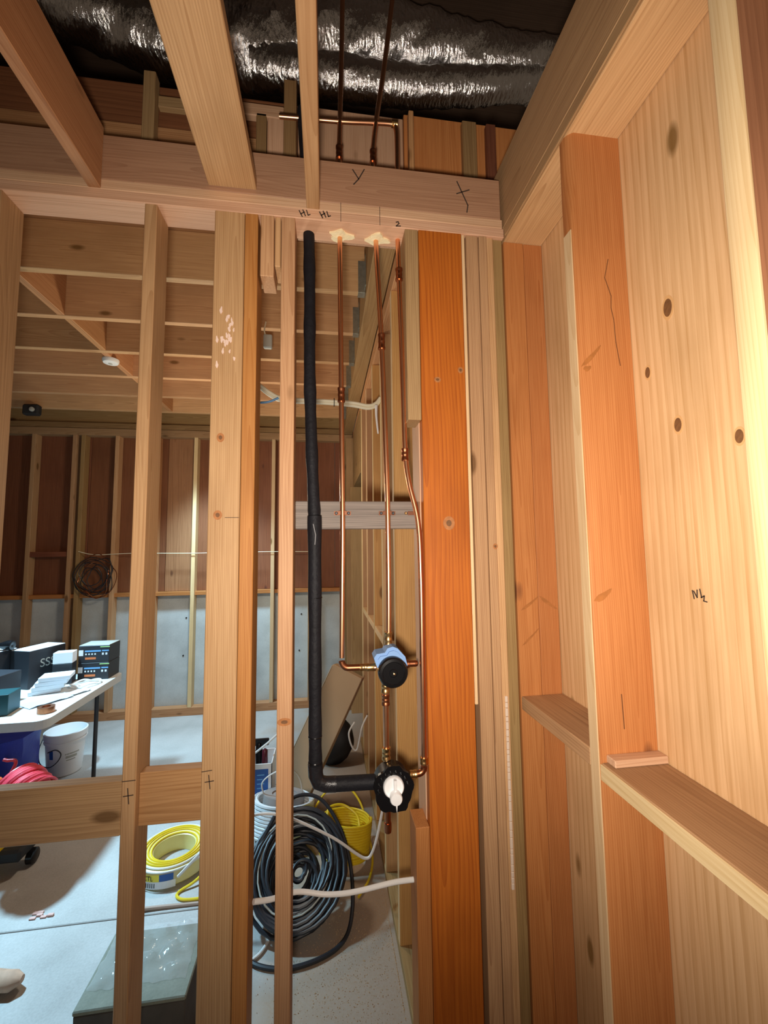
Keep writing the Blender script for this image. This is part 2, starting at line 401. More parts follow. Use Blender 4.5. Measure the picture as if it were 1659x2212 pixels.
for x, z, s in ((-.506, .967, .012), (-.306, .985, .011)):
    strokes('pencil_mark', [[(x-s, yp, z), (x+s, yp, z+.002)], [(x-.002, yp, z+s*1.6), (x+.002, yp, z-s*1.6)]], .0022, WF)
strokes('pencil_mark', [[(-.522, yp, 1.004), (-.490, yp, 1.005)]], .0018, WF); strokes('pencil_mark', [[(-.326, yp, 1.012), (-.300, yp, 1.014)]], .0018, WF)
strokes('pencil_mark', [[(-.280, yp, 1.690), (-.243, yp, 1.690)]], .0015, WF)
for x in (.047, .170): strokes('pencil_mark', [[(x, yp, 2.613), (x, yp, 2.675)]], .0014, WF)
# expanding foam and holes where the pipes pass the plate
for cx, cy in ((.047, 1.280), (.167, 1.280)):
    poly = [(.030*(1+.35*math.sin(3*a+cx*40))*math.cos(a)*1.2, .022*(1+.3*math.sin(4*a+1))*math.sin(a)) for a in [2*PI*k/22 for k in range(22)]]
    MB().prism(poly, .007, T(cx, cy-.005, 2.6055)).build('foam_seal', FOAMC, WF, True)
# ------------------------------------------------------------------ right outside wall
WR = struct('wall_right', 'plywood sheathed stud wall lit bright orange')
XF, XS = .587, .725
MB().box(XS, XS+.014, -1.2, 1.31, 0, 2.65, .001).build('sheathing', wood('ply', 'Z'), WR)
board('bottom_plate', XF, XS-.001, -1.2, 1.31, 0, .038, 'fir', WR)
board('top_plate', XF+.002, XS-.001, -1.2, 1.31, 2.612, 2.650, 'fir', WR)
board('header_beam', XF-.004, XS-.004, -1.2, 1.31, 2.652, 2.880, 'dull', WR)
board('plate_edge', XF-.004, XF+.001, -1.2, 1.219, 2.618, 2.651, 'dull', WR)
def waney(name, x0, x1, y0, y1, z0, z1, tone, parent, wane, n=60):
    # the corner between the front face (x0) and the far side (y1) and the near side (y0) is eaten away unevenly
    m = MB(); V = []; F = []
    for i in range(n+1):
        z = z0+(z1-z0)*i/n; a, b = wane(z)
        ring = [(x0+a, y0), (x0+a*.35, y0+a*.45), (x0, y0+a), (x0, y1-b), (x0+b*.4, y1-b*.3), (x0+b, y1), (x1, y1), (x1, y0)]
        V += [(x, y, z) for x, y in ring]
    k = 8
    for i in range(n):
        for j in range(k):
            j2 = (j+1) % k; F.append((i*k+j2, i*k+j, (i+1)*k+j, (i+1)*k+j2))
    F.append(tuple(range(k))); F.append(tuple(n*k+j for j in reversed(range(k))))
    return m.raw(V, F).build(name, wood(tone, 'Z'), parent, True)
def wn0(z): return (.004, .003)
def wn2(z): return (.0012, .0016+.0012*math.sin(z*3.1))
def wn1(z):
    e = max(0, min(1, (z-2.32)/.18)); return (.002+.020*e*(.8+.2*math.sin(z*23)), .002+.002*math.sin(z*9)**2)
waney('stud', XF, XS-.001, .463, .501, .038, 2.612, 'brown', WR, wn0)  # darker tone puts the dimmer light on its near face into the wood
waney('sapwood_edge', XF-.003, XF+.001, .460, .499, .038, 2.611, 'pale', WR, wn2)
waney('stud', XF, XS-.001, .866, .904, .038, 2.612, 'amber', WR, wn1)
# pale sapwood edge of the two studs: thin real facing strips of lighter wood
board('sapwood_edge', XF-.0025, XF+.0005, .870, .900, .038, 2.36, 'pale', WR, .0008)
board('stud', XF, .6565, 1.237, 1.275, .038, 2.612, 'amber', WR)
board('stud', .6585, XS-.001, 1.239, 1.277, .038, 2.612, 'amber', WR)
board('nailing_block', XF, XS-.001, .502, .865, 1.097, 1.134, 'dull', WR)
board('nailing_block', XF+.001, XS-.001, .905, 1.236, 1.108, 1.147, 'dull', WR)
board('sapwood_edge', XF-.003, XF, .502, .865, 1.099, 1.132, 'pale', WR, .0008)
board('shim', XF+.012, XS-.001, .836, .8655, 1.1345, 1.150, 'pink', WR)
# knots in the sheathing
KN = plain('knot', (.17, .075, .025), .7, noise=.5, nscale=120)
KR = plain('knot_ring', (.62, .36, .15), .7)
for y, z, ry, rz in ((.757, 2.104, .011, .020), (.823, 1.989, .007, .013), (.753, 1.847, .009, .015), (.628, 1.789, .008, .013)):
    M = T(XS-.0002, y, z) @ Matrix.Rotation(-PI/2, 4, 'Y')
    p1 = [(rz*1.35*math.cos(a), ry*1.35*math.sin(a)) for a in [2*PI*k/20 for k in range(20)]]
    k1 = MB().prism(p1, .0006, M).build('knot', KR, WR)
    MB().prism([(x*.72, y_*.72) for x, y_ in p1], .0010, M).build('knot_heart', KN, k1)
nx = Vector((-1, 0, 0)); xs_ = XS-.0004
strokes('pencil_mark', [[(xs_, .748, 1.508), (xs_, .745, 1.492)], [(xs_, .745, 1.507), (xs_, .738, 1.495), (xs_, .737, 1.510)], [(xs_, .731, 1.512), (xs_, .728, 1.496)], [(xs_, .729, 1.496), (xs_, .722, 1.500), (xs_, .724, 1.490), (xs_, .717, 1.489)]], .0022, WR, nrm=nx)
SPLIT = plain('split', (.13, .045, .012), .8)
ys = .866-.0003
strokes('split_line', [[(.676, ys, 2.288), (.664, ys, 2.24), (.678, ys, 2.195), (.676, ys, 2.165), (.681, ys, 2.137), (.683, ys, 2.079), (.691, ys, 2.023)]], .0013, WR, SPLIT)
PITCH_M = plain('pitch', (.36, .135, .035), .5, noise=.4, nscale=60)
def streak(x, z, L_, W_, ang, y):
    c_, s_ = math.cos(math.radians(ang)), math.sin(math.radians(ang))
    q = [(L_*math.cos(t)*(1+.12*math.sin(5*t)), W_*math.sin(t)*(1+.25*math.sin(3*t+1))) for t in [2*PI*k/22 for k in range(22)]]
    return MB().prism([(a_*c_-b_*s_, a_*s_+b_*c_) for a_, b_ in q], .0004, T(x, y, z) @ toY()).build('pitch_streak', PITCH_M, WR)
streak(.618, 2.042, .036, .005, 46, ys); streak(.614, 1.488, .024, .007, 30, ys); streak(.606, 2.012, .010, .006, 20, ys)
strokes('split_line', [[(.644, ys, 1.273), (.646, ys, 1.20)]], .0018, WR, SPLIT)
yc_ = 1.237-.0003
streak(.628, 1.422, .034, .004, 35, yc_); streak(.690, 1.422, .034, .005, -36, yc_+.002); streak(.626, 1.320, .036, .003, 42, yc_)
for x, z, rx, rz, y in ((.370, 1.672, .012, .014, YF), (.345, 2.119, .007, .006, YF), (.420, 2.153, .006, .007, YF), (-.297, 1.919, .007, .009, YF), (-.300, 1.697, .008, .009, YF), (-.112, 1.125, .013, .007, YF), (.515, 1.60, .005, .006, YF+.001)):
    p1 = [(rx*math.cos(q), rz*math.sin(q)) for q in [2*PI*k/18 for k in range(18)]]
    k1 = MB().prism([(a_*1.5, b_*1.5) for a_, b_ in p1], .0005, T(x, y, z) @ toY()).build('knot', plain('knot_halo', (.40, .16, .05), .7, noise=.5, nscale=90), WF)
    MB().prism([(a_*.7, b_*.7) for a_, b_ in p1], .0009, T(x, y, z) @ toY()).build('knot_heart', KN, k1)
# ------------------------------------------------------------------ dropped ceiling framing over the viewer
CF = struct('ceiling_front', 'dropped ceiling joists running overhead to the header beam')
board('ceiling_joist', -.677, -.643, -1.0, 1.222, 2.645, 2.836, 'fir2', CF)
board('ceiling_joist', -.348, -.208, -1.0, 1.2225, 2.690, 2.728, 'fir', CF)
board('ceiling_joist', -.058, -.018, -1.0, 1.2195, 2.644, 2.790, 'fir', CF)
box('deck', -4, 1.2, -2.2, 2.7, 4.05, 4.08, wood('dark', 'X'), CF)  # deck over the upper void, its shade put into the wood tone
# ------------------------------------------------------------------ framing above the header
WU = struct('wall_upper', 'rim boards and cripple studs above the header beam')
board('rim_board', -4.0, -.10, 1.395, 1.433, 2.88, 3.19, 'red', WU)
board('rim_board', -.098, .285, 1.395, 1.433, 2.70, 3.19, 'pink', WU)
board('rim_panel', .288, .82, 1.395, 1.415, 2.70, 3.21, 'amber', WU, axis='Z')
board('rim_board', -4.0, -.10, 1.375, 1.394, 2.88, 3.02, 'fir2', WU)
for x0, x1, y0, z1, tn in ((-.590, -.553, 1.33, 3.17, 'dull'), (-.335, -.300, 1.34, 3.14, 'dull'), (-.235, -.20, 1.35, 3.09, 'olive'), (-.142, -.100, 1.34, 3.22, 'olive'), (.300, .318, 1.36, 3.19, 'fir2'), (.506, .560, 1.37, 3.19, 'olive'), (.600, .636, 1.37, 3.19, 'red')):
    board('cripple_stud', x0, x1, y0, y0+.036 if y0 < 1.36 else 1.394, 2.68, z1, tn, WU)
board('blocking', -.298, -.143, 1.35, 1.374, 3.08, 3.125, 'pink', WU)
board('blocking', -.198, -.143, 1.352, 1.373, 2.70, 3.079, 'pink', WU)
board('blocking', -.552, -.336, 1.352, 1.373, 3.07, 3.11, 'dull', WU)
box('deck', -4.0, 1.2, 2.60, 2.64, 3.1, 4.05, wood('dark', 'X'), WU)  # upright backdrop added behind the duct, shade put into its tone
# ------------------------------------------------------------------ ceiling of the back room
CB = struct('ceiling_back', 'exposed floor joists above the back room')
GS = 'galvanised'
JY = [1.575+.406*k for k in range(7)]
for i, y in enumerate(JY):
    j = board('joist', -4.3, .196, y, y+.038, 2.88, 3.12, 'fir', CB)
    h = MB().box(.162, .197, y-.003, y+.041, 2.874, 2.8795).box(.162, .197, y-.0045, y-.0005, 2.8745, 3.04).box(.162, .197, y+.0385, y+.0425, 2.8745, 3.06).box(.1962, .1985, y-.03, y+.068, 2.90, 3.06)
    h.build('joist_hanger', GALV, j)
for i in range(len(JY)-1):
    dx = .012*(i % 2)
    board('blocking', -1.432-dx, -1.394-dx, JY[i]+.0385, JY[i+1]-.0005, 2.882, 3.119, 'fir2', CB)
board('header_beam', .199, .289, 1.434, 4.40, 2.835, 3.12, 'olive', CB)
box('deck', -4.3, 1.2, 1.434, 4.7, 3.121, 3.14, wood('fir2', 'X'), CB)
# ------------------------------------------------------------------ right wall of the back room
WS = struct('wall_side', 'stud wall running back beside the shower pipes')
XA, XB = .292, .381
board('bottom_plate', XA-.004, XB, 1.365, 3.60, 0, .038, 'olive', WS)
board('top_plate', XA, XB, 1.31, 4.40, 2.75, 2.832, 'fir2', WS)
for y, tn in ((1.753, 'gold'), (2.132, 'fir'), (2.52, 'gold'), (2.92, 'fir'), (3.30, 'fir'), (3.345, 'dull')):
    board('stud', XA, XB, y, y+.038, .038, 2.75, tn, WS)
    board('sapwood_edge', XA-.002, XA, y+.003, y+.035, .04, 2.75, 'pale', WS, .0006)
for a, b in ((1.792, 2.131), (2.171, 2.519), (2.559, 2.919), (2.959, 3.299)):
    board('nailing_block', XA, XB, a, b, 1.10, 1.138, 'pale', WS)
board('door_header', XA-.01, XB, 3.40, 4.28, 2.22, 2.748, 'olive', WS)
board('jamb_stud', XA-.04, XB, 4.20, 4.24, 0, 2.22, 'dull', WS)
board('jamb_stud', XA-.08, XB, 4.29, 4.33, 0, 2.75, 'dull', WS)
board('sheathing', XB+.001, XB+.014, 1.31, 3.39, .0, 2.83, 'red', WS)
board('sheathing', 1.25, 1.27, 3.0, 5.0, .0, 2.83, 'dark', WS)  # board past the doorway; the unlit room's shade is put into its tone
# ------------------------------------------------------------------ far wall
WB = struct('wall_back', 'far wall of dark board above a grey concrete stem wall')
box('concrete_base', -6, 1.3, 4.515, 4.72, 0, 1.150, CWALL, WB)
for x in (-3.2, -1.76, -.62, .1):
    MB().lathe([(.008, 0), (.008, .004)], T(x+.35, 4.5155, .55) @ toY(), 10).build('tie_hole', BLACKM, WB)
    MB().lathe([(.008, 0), (.008, .004)], T(x+.37, 4.5155, .92) @ toY(), 10).build('tie_hole', BLACKM, WB)
for k in range(6):
    x = -6+1.22*k
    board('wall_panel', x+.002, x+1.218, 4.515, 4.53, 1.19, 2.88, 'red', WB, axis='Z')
board('sill_plate', -6, 1.3, 4.45, 4.60, 1.150, 1.188, 'amber', WB)
board('bottom_plate', -6, .29, 4.42, 4.51, .0, .075, 'fir2', WB)
board('top_plate', -6, .29, 4.42, 4.51, 2.75, 2.82, 'dull', WB)
board('top_plate', -6, .29, 4.425, 4.51, 2.825, 2.878, 'olive', WB)
board('rim_board', -6, .29, 4.46, 4.50, 2.8785, 3.12, 'olive', WB)
for x, tn in ((-2.835, 'dull'), (-2.47, 'dull'), (-2.392, 'olive'), (-2.08, 'fir'), (-1.70, 'fir2'), (-1.332, 'pale'), (-.93, 'fir2'), (-.557, 'pale'), (-.18, 'dull'), (.20, 'olive')):
    board('stud', x, x+.036, 4.42, 4.51, .075, 2.75, tn, WB)
board('nailing_block', -2.80, -2.472, 4.43, 4.50, 1.55, 1.60, 'red', WB)
board('wall_board', -1.60, -1.345, 4.50, 4.514, 1.19, 2.75, 'brown', WB)
# ------------------------------------------------------------------ left side of the back room (outside the picture)
WLF = struct('wall_left', 'plain board wall at the far end of the back room')
box('wall_panel', -4.35, -4.31, 2.2, 4.72, 0, 3.12, wood('red', 'Z'), WLF)
# ================================================================== plumbing
def fitting(parent, x, y, z, r=.0105, h=.045, ax='Z', mat=BRONZE):
    R = {'Z': Matrix.Identity(4), 'X': Matrix.Rotation(PI/2, 4, 'Y')}[ax]
    pr = [(r*.78, -h/2), (r*1.12, -h/2), (r*1.12, -h/2+.006), (r, -h/2+.009), (r, -.004), (r*1.06, -.002), (r*1.06, .002), (r, .004), (r, h/2-.009), (r*1.12, h/2-.006), (r*1.12, h/2), (r*.78, h/2)]
    return MB().lathe(pr, T(x, y, z) @ R, 20).build('coupling', mat, parent, True)
STRAPM = plain('oxidised_copper', (.16, .065, .035), .5, .8)
def strap(parent, x, y, z, side=(-1, 1)):
    m = MB()
    for k in range(9):
        a = PI*k/8; m.box(x+.0105*math.cos(a)-.003, x+.0105*math.cos(a)+.003, y-.0105*math.sin(a)-.0015, y-.0105*math.sin(a)+.0015, z-.006, z+.006)
    for s_ in side: m.box(x+s_*.010-.001 if s_ > 0 else x-.026, x+.026 if s_ > 0 else x-.009, 1.2925, 1.2955, z-.006, z+.006)
    st = m.build('pipe_strap', STRAPM, parent)
    for s_ in side: MB().lathe([(.004, 0), (.005, .001), (.003, .0035)], T(x+s_*.019, 1.2925, z) @ toY(), 10).build('screw', STEELD, st)
    return st
P1 = empty('copper_pipe', (.05, 1.28, 1.24), 'copper pipe nearest the black insulated pipe, elbowed into the blue taped valve', 'pipe')
MB().tube(spline([(.060, 1.28, 3.60), (.052, 1.28, 3.2), (.045, 1.28, 2.90), (.046, 1.28, 2.62), (.049, 1.28, 2.08), (.052, 1.279, 1.70), (.050, 1.28, 1.45), (.048, 1.28, 1.275)], 5), .0079, 14).build('tube', COPPER, P1, True)
MB().tube([(.048+.020*(1-math.cos(a)), 1.28, 1.265-.020*math.sin(a)) for a in [PI/2*k/8 for k in range(9)]]+[(.105, 1.28, 1.2445)], .0095, 14).build('elbow', BRONZE, P1, True)
MB().tube([(.10, 1.28, 1.2445), (.150, 1.27, 1.2445)], .0079, 14).build('stub', COPPER, P1, True)
fitting(P1, .045, 1.28, 2.905); fitting(P1, .049, 1.28, 2.080); fitting(P1, .112, 1.278, 1.2445, .0098, .022, 'X', BRASS)
strap(P1, .052, 1.2855, 1.708)
P2 = empty('copper_pipe', (.19, 1.28, 1.30), 'middle copper pipe dropping straight onto the top of the blue taped valve', 'pipe')
MB().tube(spline([(.242, 1.28, 3.60), (.200, 1.28, 3.25), (.157, 1.28, 2.92), (.163, 1.28, 2.63), (.179, 1.28, 2.26), (.190, 1.279, 1.85), (.192, 1.279, 1.65), (.192, 1.28, 1.45), (.189, 1.28, 1.27)], 5), .0081, 14).build('tube', COPPER, P2, True)
fitting(P2, .158, 1.28, 2.905); fitting(P2, .179, 1.28, 2.262, .0105, .05)
fitting(P2, .189, 1.28, 1.322, .0115, .046, 'Z', BRASS)
strap(P2, .192, 1.2855, 1.708)
P3 = empty('copper_pipe', (.28, 1.25, .94), 'copper pipe bending around beside the orange post down to the black guarded valve', 'pipe')
MB().tube(spline([(-.15, 1.28, 3.010), (.05, 1.28, 3.020), (.215, 1.28, 3.035), (.236, 1.28, 3.020), (.240, 1.28, 2.95), (.239, 1.28, 2.80), (.236, 1.275, 2.63), (.238, 1.272, 2.49), (.244, 1.268, 2.15), (.248, 1.264, 1.90), (.257, 1.258, 1.80), (.281, 1.250, 1.68), (.2845, 1.240, 1.52), (.2835, 1.237, 1.30), (.2825, 1.237, .975)], 6), .0079, 14).build('tube', COPPER, P3, True)
MB().tube([(.2825-.018*(1-math.cos(a)), 1.237, .968-.018*math.sin(a)) for a in [PI/2*k/8 for k in range(9)]]+[(.245, 1.237, .949)], .0095, 14).build('elbow', BRONZE, P3, True)
fitting(P3, .238, 1.272, 2.490, .0105, .04); fitting(P3, .2470, 1.265, 1.890, .0105, .038); fitting(P3, .232, 1.28, 3.036, .0105, .02, 'X', BRASS); fitting(P3, .2825, 1.237, .985, .0105, .018, 'Z', BRASS); fitting(P3, .250, 1.237, .949, .0105, .02, 'X', BRASS)
MB().lathe([(.004, 0), (.005, .001), (.003, .0035)], T(.252, 1.2925, 1.708) @ toY(), 10).build('screw', BRASS, P3)
MB().box(.258, .2885, 1.2905, 1.2945, 1.702, 1.714).build('pipe_strap', STRAPM, P3)
P4 = empty('copper_pipe', (.178, 1.275, .96), 'short copper pipe linking the blue taped valve to the black guard', 'pipe')
MB().tube([(.178, 1.275, 1.215), (.178, 1.275, .955)], .0088, 14).build('tube', COPPER, P4, True)
fitting(P4, .178, 1.275, 1.188, .0120, .036, 'Z', BRASS); fitting(P4, .178, 1.275, 1.148, .0108, .030); fitting(P4, .178, 1.275, .995, .0118, .034, 'Z', BRASS)
P5 = empty('copper_pipe', (.180, 1.275, .77), 'capped copper stub below the black guarded valve', 'pipe')
MB().tube([(.180, 1.275, .90), (.180, 1.275, .79)], .0090, 14).build('tube', BRONZE, P5, True)
MB().lathe([(.004, -.018), (.0100, -.014), (.0110, -.006), (.0110, .012), (.0095, .012)], T(.180, 1.275, .79), 16).build('cap', BRONZE, P5, True)
# insulated pipe
IP = empty('insulated_pipe', (-.03, 1.285, .92), 'pipe sleeved in black foam insulation dropping from the plate to the guarded valve', 'pipe')
upper = spline([(-.075, 1.285, 3.05), (-.062, 1.285, 2.80), (-.054, 1.285, 2.63), (-.050, 1.285, 2.40), (-.049, 1.283, 2.15), (-.042, 1.280, 1.90), (-.0335, 1.276, 1.70)], 8)
MB().tube(upper, lambda t: .0182+.0009*math.sin(t*47)+.0006*math.sin(t*91), 18).build('foam_sleeve', FOAMB, IP, True)
lower = spline([(-.033, 1.272, 1.698), (-.031, 1.270, 1.45), (-.030, 1.270, 1.17), (-.029, 1.270, 1.02), (-.028, 1.270, .962)], 8)
MB().tube(lower, lambda t: .0212-.0025*min(1, t*3)+.0008*math.sin(t*33), 18).build('foam_sleeve', FOAMB, IP, True)
MB().tube([(-.029, 1.270, .985), (-.028, 1.270, .955), (-.020, 1.270, .934), (0, 1.270, .926), (.030, 1.270, .9245)], .0212, 18).build('taped_elbow', plain('black_tape', (.012, .012, .015), .35, bump=.5, bscale=35), IP, True)
MB().tube([(.020, 1.270, .925), (.150, 1.262, .925)], .0202, 18).build('foam_sleeve', FOAMB, IP, True)
for z in (1.455, 1.06, .99): MB().lathe([(.0192, -.002), (.0202, 0), (.0192, .002)], T(-.0295, 1.270, z), 18).build('tape_band', BLACKP, IP, True)
strokes('torn_edge', [[(-.036, 1.2495, 1.672), (-.029, 1.2497, 1.640), (-.031, 1.2497, 1.612)]], .002, IP, plain('torn_foam', (.20, .20, .21), .6))
# upper valve
DV = empty('shower_valve', (.191, 1.24, 1.25), 'shower diverter valve wrapped in blue tape behind a round black cap', 'valve')
body = [(-.052, .020), (-.044, .031), (-.020, .034), (-.012, .046), (.004, .050), (.018, .044), (.040, .020), (.046, -.004), (.040, -.026), (.018, -.040), (-.018, -.040), (-.034, -.024), (-.046, .0)]
MB().prism(body, .058, T(.191, 1.288, 1.262) @ toY()).build('blue_tape_wrap', TAPE, DV)
MB().prism([(x*.82, y*.80) for x, y in body], .006, T(.193, 1.231, 1.262) @ toY()).build('tape_fold', TAPE, DV)
cap = MB().lathe([(.0385, 0), (.0425, .004), (.0425, .024), (.0395, .029), (.032, .030), (.030, .028), (.012, .028), (.010, .030), (.004, .030)], T(.191, 1.229, 1.245) @ toY(), 40).build('cap', BLACKP, DV, True)
MB().lathe([(.0032, 0), (.0032, .003), (.001, .004)], T(.1925, 1.199, 1.2435) @ toY(), 12).build('screw', BRASS, cap, True)
MB().lathe([(.0095, 0), (.0095, .020), (.0120, .022), (.0120, .030), (.0095, .032), (.0095, .046), (.0098, .050), (.0080, .056), (.004, .058)], T(.216, 1.255, 1.2545) @ Matrix.Rotation(PI/2, 4, 'Y'), 18).build('capped_outlet', BRONZE, DV, True)
MB().lathe([(.010, 0), (.0115, .004), (.0115, .026), (.010, .030)], T(.120, 1.275, 1.2445) @ Matrix.Rotation(PI/2, 4, 'Y'), 18).build('inlet', BRASS, DV, True)
# lower valve in its plaster guard
GV = empty('shower_valve', (.189, 1.24, .925), 'shower mixing valve inside a ragged black guard with a white cap', 'valve')
poly = []
for k in range(44):
    a = 2*PI*k/44; r = .0575*(1+.05*math.sin(5*a+.5)+.03*math.sin(11*a)+random.uniform(-.025, .025)); poly.append((r*math.cos(a)*.98, r*math.sin(a)*1.08))
MB().prism(poly, .010, T(.189, 1.222, .925) @ toY()).build('guard_flange', BLACKP, GV)
MB().lathe([(.050, -.05), (.052, 0), (.048, .004), (.034, .006), (.030, -.004)], T(.189, 1.224, .927) @ toY(), 36).build('guard_cup', BLACKP, GV, True)
for k in range(9):
    a = .3+k*.36; MB().lathe([(.004, 0), (.004, .005), (.002, .007)], T(.189+.042*math.cos(a), 1.211, .925+.046*math.sin(a)) @ toY(), 8).build('guard_clip', BLACKP, GV, True)
wc = MB().lathe([(.029, 0), (.029, .010), (.0265, .013), (.0255, .008), (.004, .007)], T(.188, 1.212, .936) @ toY(), 36).build('test_cap', WHITEP, GV, True)
MB().prism([(-.003, .024), (.004, .024), (.004, -.014), (-.002, -.016)], .016, T(.190, 1.207, .936) @ toY()).build('cap_fin', WHITEP, wc)
MB().lathe([(.0165, 0), (.0175, .018), (.015, .022), (.003, .023)], T(.192, 1.205, .914) @ toY(), 24).build('cap_knob', WHITEP, wc, True)
MB().prism([(-.003, 0), (.003, 0), (.0005, -.026)], .012, T(.193, 1.200, .904) @ toY()).build('cap_tip', WHITEP, wc)
# ------------------------------------------------------------------ foil duct
def crumple(P, R, n_seg, name, parent, amp, seed):
    rnd = random.Random(seed); pts = spline(P, 14); m = MB(); n = len(pts); V = []; F = []
    ph = [(rnd.uniform(0, 6.3), rnd.uniform(3, 24), rnd.randint(1, 7), rnd.uniform(.3, 1)) for _ in range(14)]
    for i, p in enumerate(pts):
        t = i/(n-1)
        for k in range(n_seg):
            a = 2*PI*k/n_seg
            d = sum(w_*math.sin(f_*t*6+q*a+p0) for p0, f_, q, w_ in ph)/5
            r = R(t)*(1+amp*d+rnd.uniform(-.35, .35)*amp)
            V.append(p+Vector((rnd.uniform(-.006, .006), r*math.cos(a)*.95, r*math.sin(a))))
    for i in range(n-1):
        for k in range(n_seg):
            k2 = (k+1) % n_seg; F.append((i*n_seg+k, (i+1)*n_seg+k, (i+1)*n_seg+k2, i*n_seg+k2))
    return m.raw(V, F).build(name, FOIL, parent, True)
DU = empty('foil_duct', (-.2, 1.62, 3.6), 'crumpled silver foil insulated duct crossing above the header beam', 'duct')
crumple([(-1.30, 1.62, 3.86), (-.95, 1.62, 3.73), (-.62, 1.62, 3.64), (-.28, 1.62, 3.66), (.05, 1.62, 3.76), (.4, 1.62, 3.79), (.75, 1.62, 3.78), (1.05, 1.62, 3.77)], lambda t: .135-.02*math.sin(t*9), 40, 'duct_sleeve', DU, .10, 3)
crumple([(-.30, 1.60, 3.57), (.0, 1.57, 3.535), (.35, 1.57, 3.545), (.70, 1.57, 3.60), (.98, 1.60, 3.70)], lambda t: .085-.025*t, 24, 'sagging_fold', DU, .10, 5)
# ================================================================== services in the back room
NM = empty('cable_bundle', (-.1, 2.15, 2.36), 'bundle of cream electrical cables looping into the side wall stud', 'cable')
for k, (dy, dz, mt) in enumerate(((0, 0, CREAMC), (.012, .010, CREAMC), (-.004, .014, CREAMC), (.016, .022, BLUEC))):
    MB().tube(spline([(-.55, 2.15+dy, 2.56+dz), (-.40, 2.15+dy, 2.48+dz), (-.33, 2.15+dy, 2.425+dz), (-.28, 2.15+dy, 2.388+dz), (-.21, 2.15+dy, 2.362+dz), (-.008, 2.15+dy, 2.360+dz*(.8 if k < 3 else .9)), (.138, 2.15+dy, 2.352+dz), (.220, 2.15+dy, 2.340+dz), (.262, 2.15+dy, 2.352+dz), (.2895, 2.15+dy, 2.385+dz)], 6), .0085 if mt is CREAMC else .005, 10).build('cable', mt, NM, True)
MB().tube(spline([(-.24, 2.14, 2.375), (-.29, 2.14, 2.352), (-.36, 2.14, 2.345)], 6), .006, 8).build('cable', BLUEC, NM, True)
MB().lathe([(.022, -.002), (.022, .002)], T(.045, 2.157, 2.368) @ Matrix.Rotation(PI/2, 4, 'Y'), 16).build('tie', BLACKM, NM, True)
CE = empty('cable_end', (.26, 2.10, 2.25), 'loose white cable end hanging on the side wall stud', 'cable')
MB().tube(spline([(.262, 2.10, 2.340), (.262, 2.10, 2.28), (.270, 2.10, 2.19)], 6), lambda t: .008-.004*t, 8).build('cable_jacket', WHITEC, CE, True)
JB = empty('junction_box', (-.32, 2.32, 2.72), 'small pale junction box hanging by its wire under the joists', 'junction box')
MB().box(-.345, -.297, 2.305, 2.335, 2.722, 2.802, .006).build('box_body', LEVER, JB)
MB().tube(spline([(-.335, 2.32, 2.802), (-.341, 2.32, 2.83), (-.333, 2.32, 2.879)], 6), .004, 8).build('wire', CREAMC, JB, True)
SM = empty('smoke_alarm', (-1.43, 2.93, 2.86), 'round white smoke alarm under the blocking between joists', 'alarm')
MB().lathe([(.050, 0), (.050, -.012), (.044, -.024), (.02, -.028), (.004, -.028)], T(-1.430, 2.93, 2.8815), 28).build('housing', plain('alarm_white', (.72, .74, .72), .5), SM, True)
MB().lathe([(.012, 0), (.012, -.003)], T(-1.430, 2.93, 2.8535), 14).build('test_button', LEVER, SM, True)
SC = empty('security_camera', (-2.57, 3.97, 2.80), 'small black camera fixed to a far joist', 'camera')
MB().box(-2.63, -2.50, 3.95, 4.0105, 2.80, 2.895, .012).build('housing', BLACKM, SC)
MB().lathe([(.020, 0), (.020, .012), (.012, .016), (.004, .016)], T(-2.545, 3.95, 2.845) @ toY(), 18).build('lens', LEVER, SC, True)
TG = empty('wire_tangle', (-2.2, 4.40, 1.30), 'dark tangled bunch of wire hanging on the far wall studs', 'wire')
rt = random.Random(11)
for k in range(9):
    cx, cz, R = -2.21+rt.uniform(-.04, .04), 1.33+rt.uniform(-.05, .05), rt.uniform(.08, .17); ph = rt.uniform(0, 6)
    MB().tube(spline([(cx+R*math.cos(a+ph)*(1+rt.uniform(-.2, .2)), 4.395+rt.uniform(-.015, .012), cz+R*1.15*math.sin(a+ph)*(1+rt.uniform(-.2, .2))) for a in [2*PI*q/9 for q in range(9)]], 6, True), .004, 6, closed=True).build('wire_loop', (RUBBER, BRONZE, RUBBER, BLACKM)[k % 4], TG, True)
W1 = MB().tube(spline([(-2.36, 4.405, 1.60), (-2.2, 4.405, 1.565), (-1.9, 4.405, 1.575), (-1.3, 4.405, 1.568), (-.6, 4.405, 1.574), (-.16, 4.405, 1.57)], 6), .0035, 6).build('wall_wire', CREAMC, None, True)
tag(W1, 'thin pale wire strung level across the far wall studs', 'wire')
# ================================================================== things on the back room floor
# big leaning carton
LC = empty('carton', (-.16, 2.72, 0), 'long brown cardboard carton leaning against the side wall', 'box')
ax = Vector((.45, .08, .89)).normalized(); side = Vector((.90, -.30, -.3)); side = (side-ax*side.dot(ax)).normalized(); dep = ax.cross(side)
M = Matrix(((side.x, dep.x, ax.x, -.205), (side.y, dep.y, ax.y, 2.78), (side.z, dep.z, ax.z, .080), (0, 0, 0, 1)))
L0 = .80; W0, D0 = .105, .055
def xf(name, boxargs, mat, parent, Mx, c=.003):
    m = MB(); m.box(*boxargs, c); m.v = [Mx @ v for v in m.v]; return m.build(name, mat, parent)
xf('carton_body', (-W0, W0, -D0, D0, 0, L0), CARD, LC, M)
xf('flap', (-W0-.006, -W0-.001, -D0, D0*.1, .02, L0*.985), CARDL, LC, M, .001)
xf('flap', (-W0-.006, -W0-.001, D0*.25, D0, .02, L0*.985), CARDL, LC, M, .001)
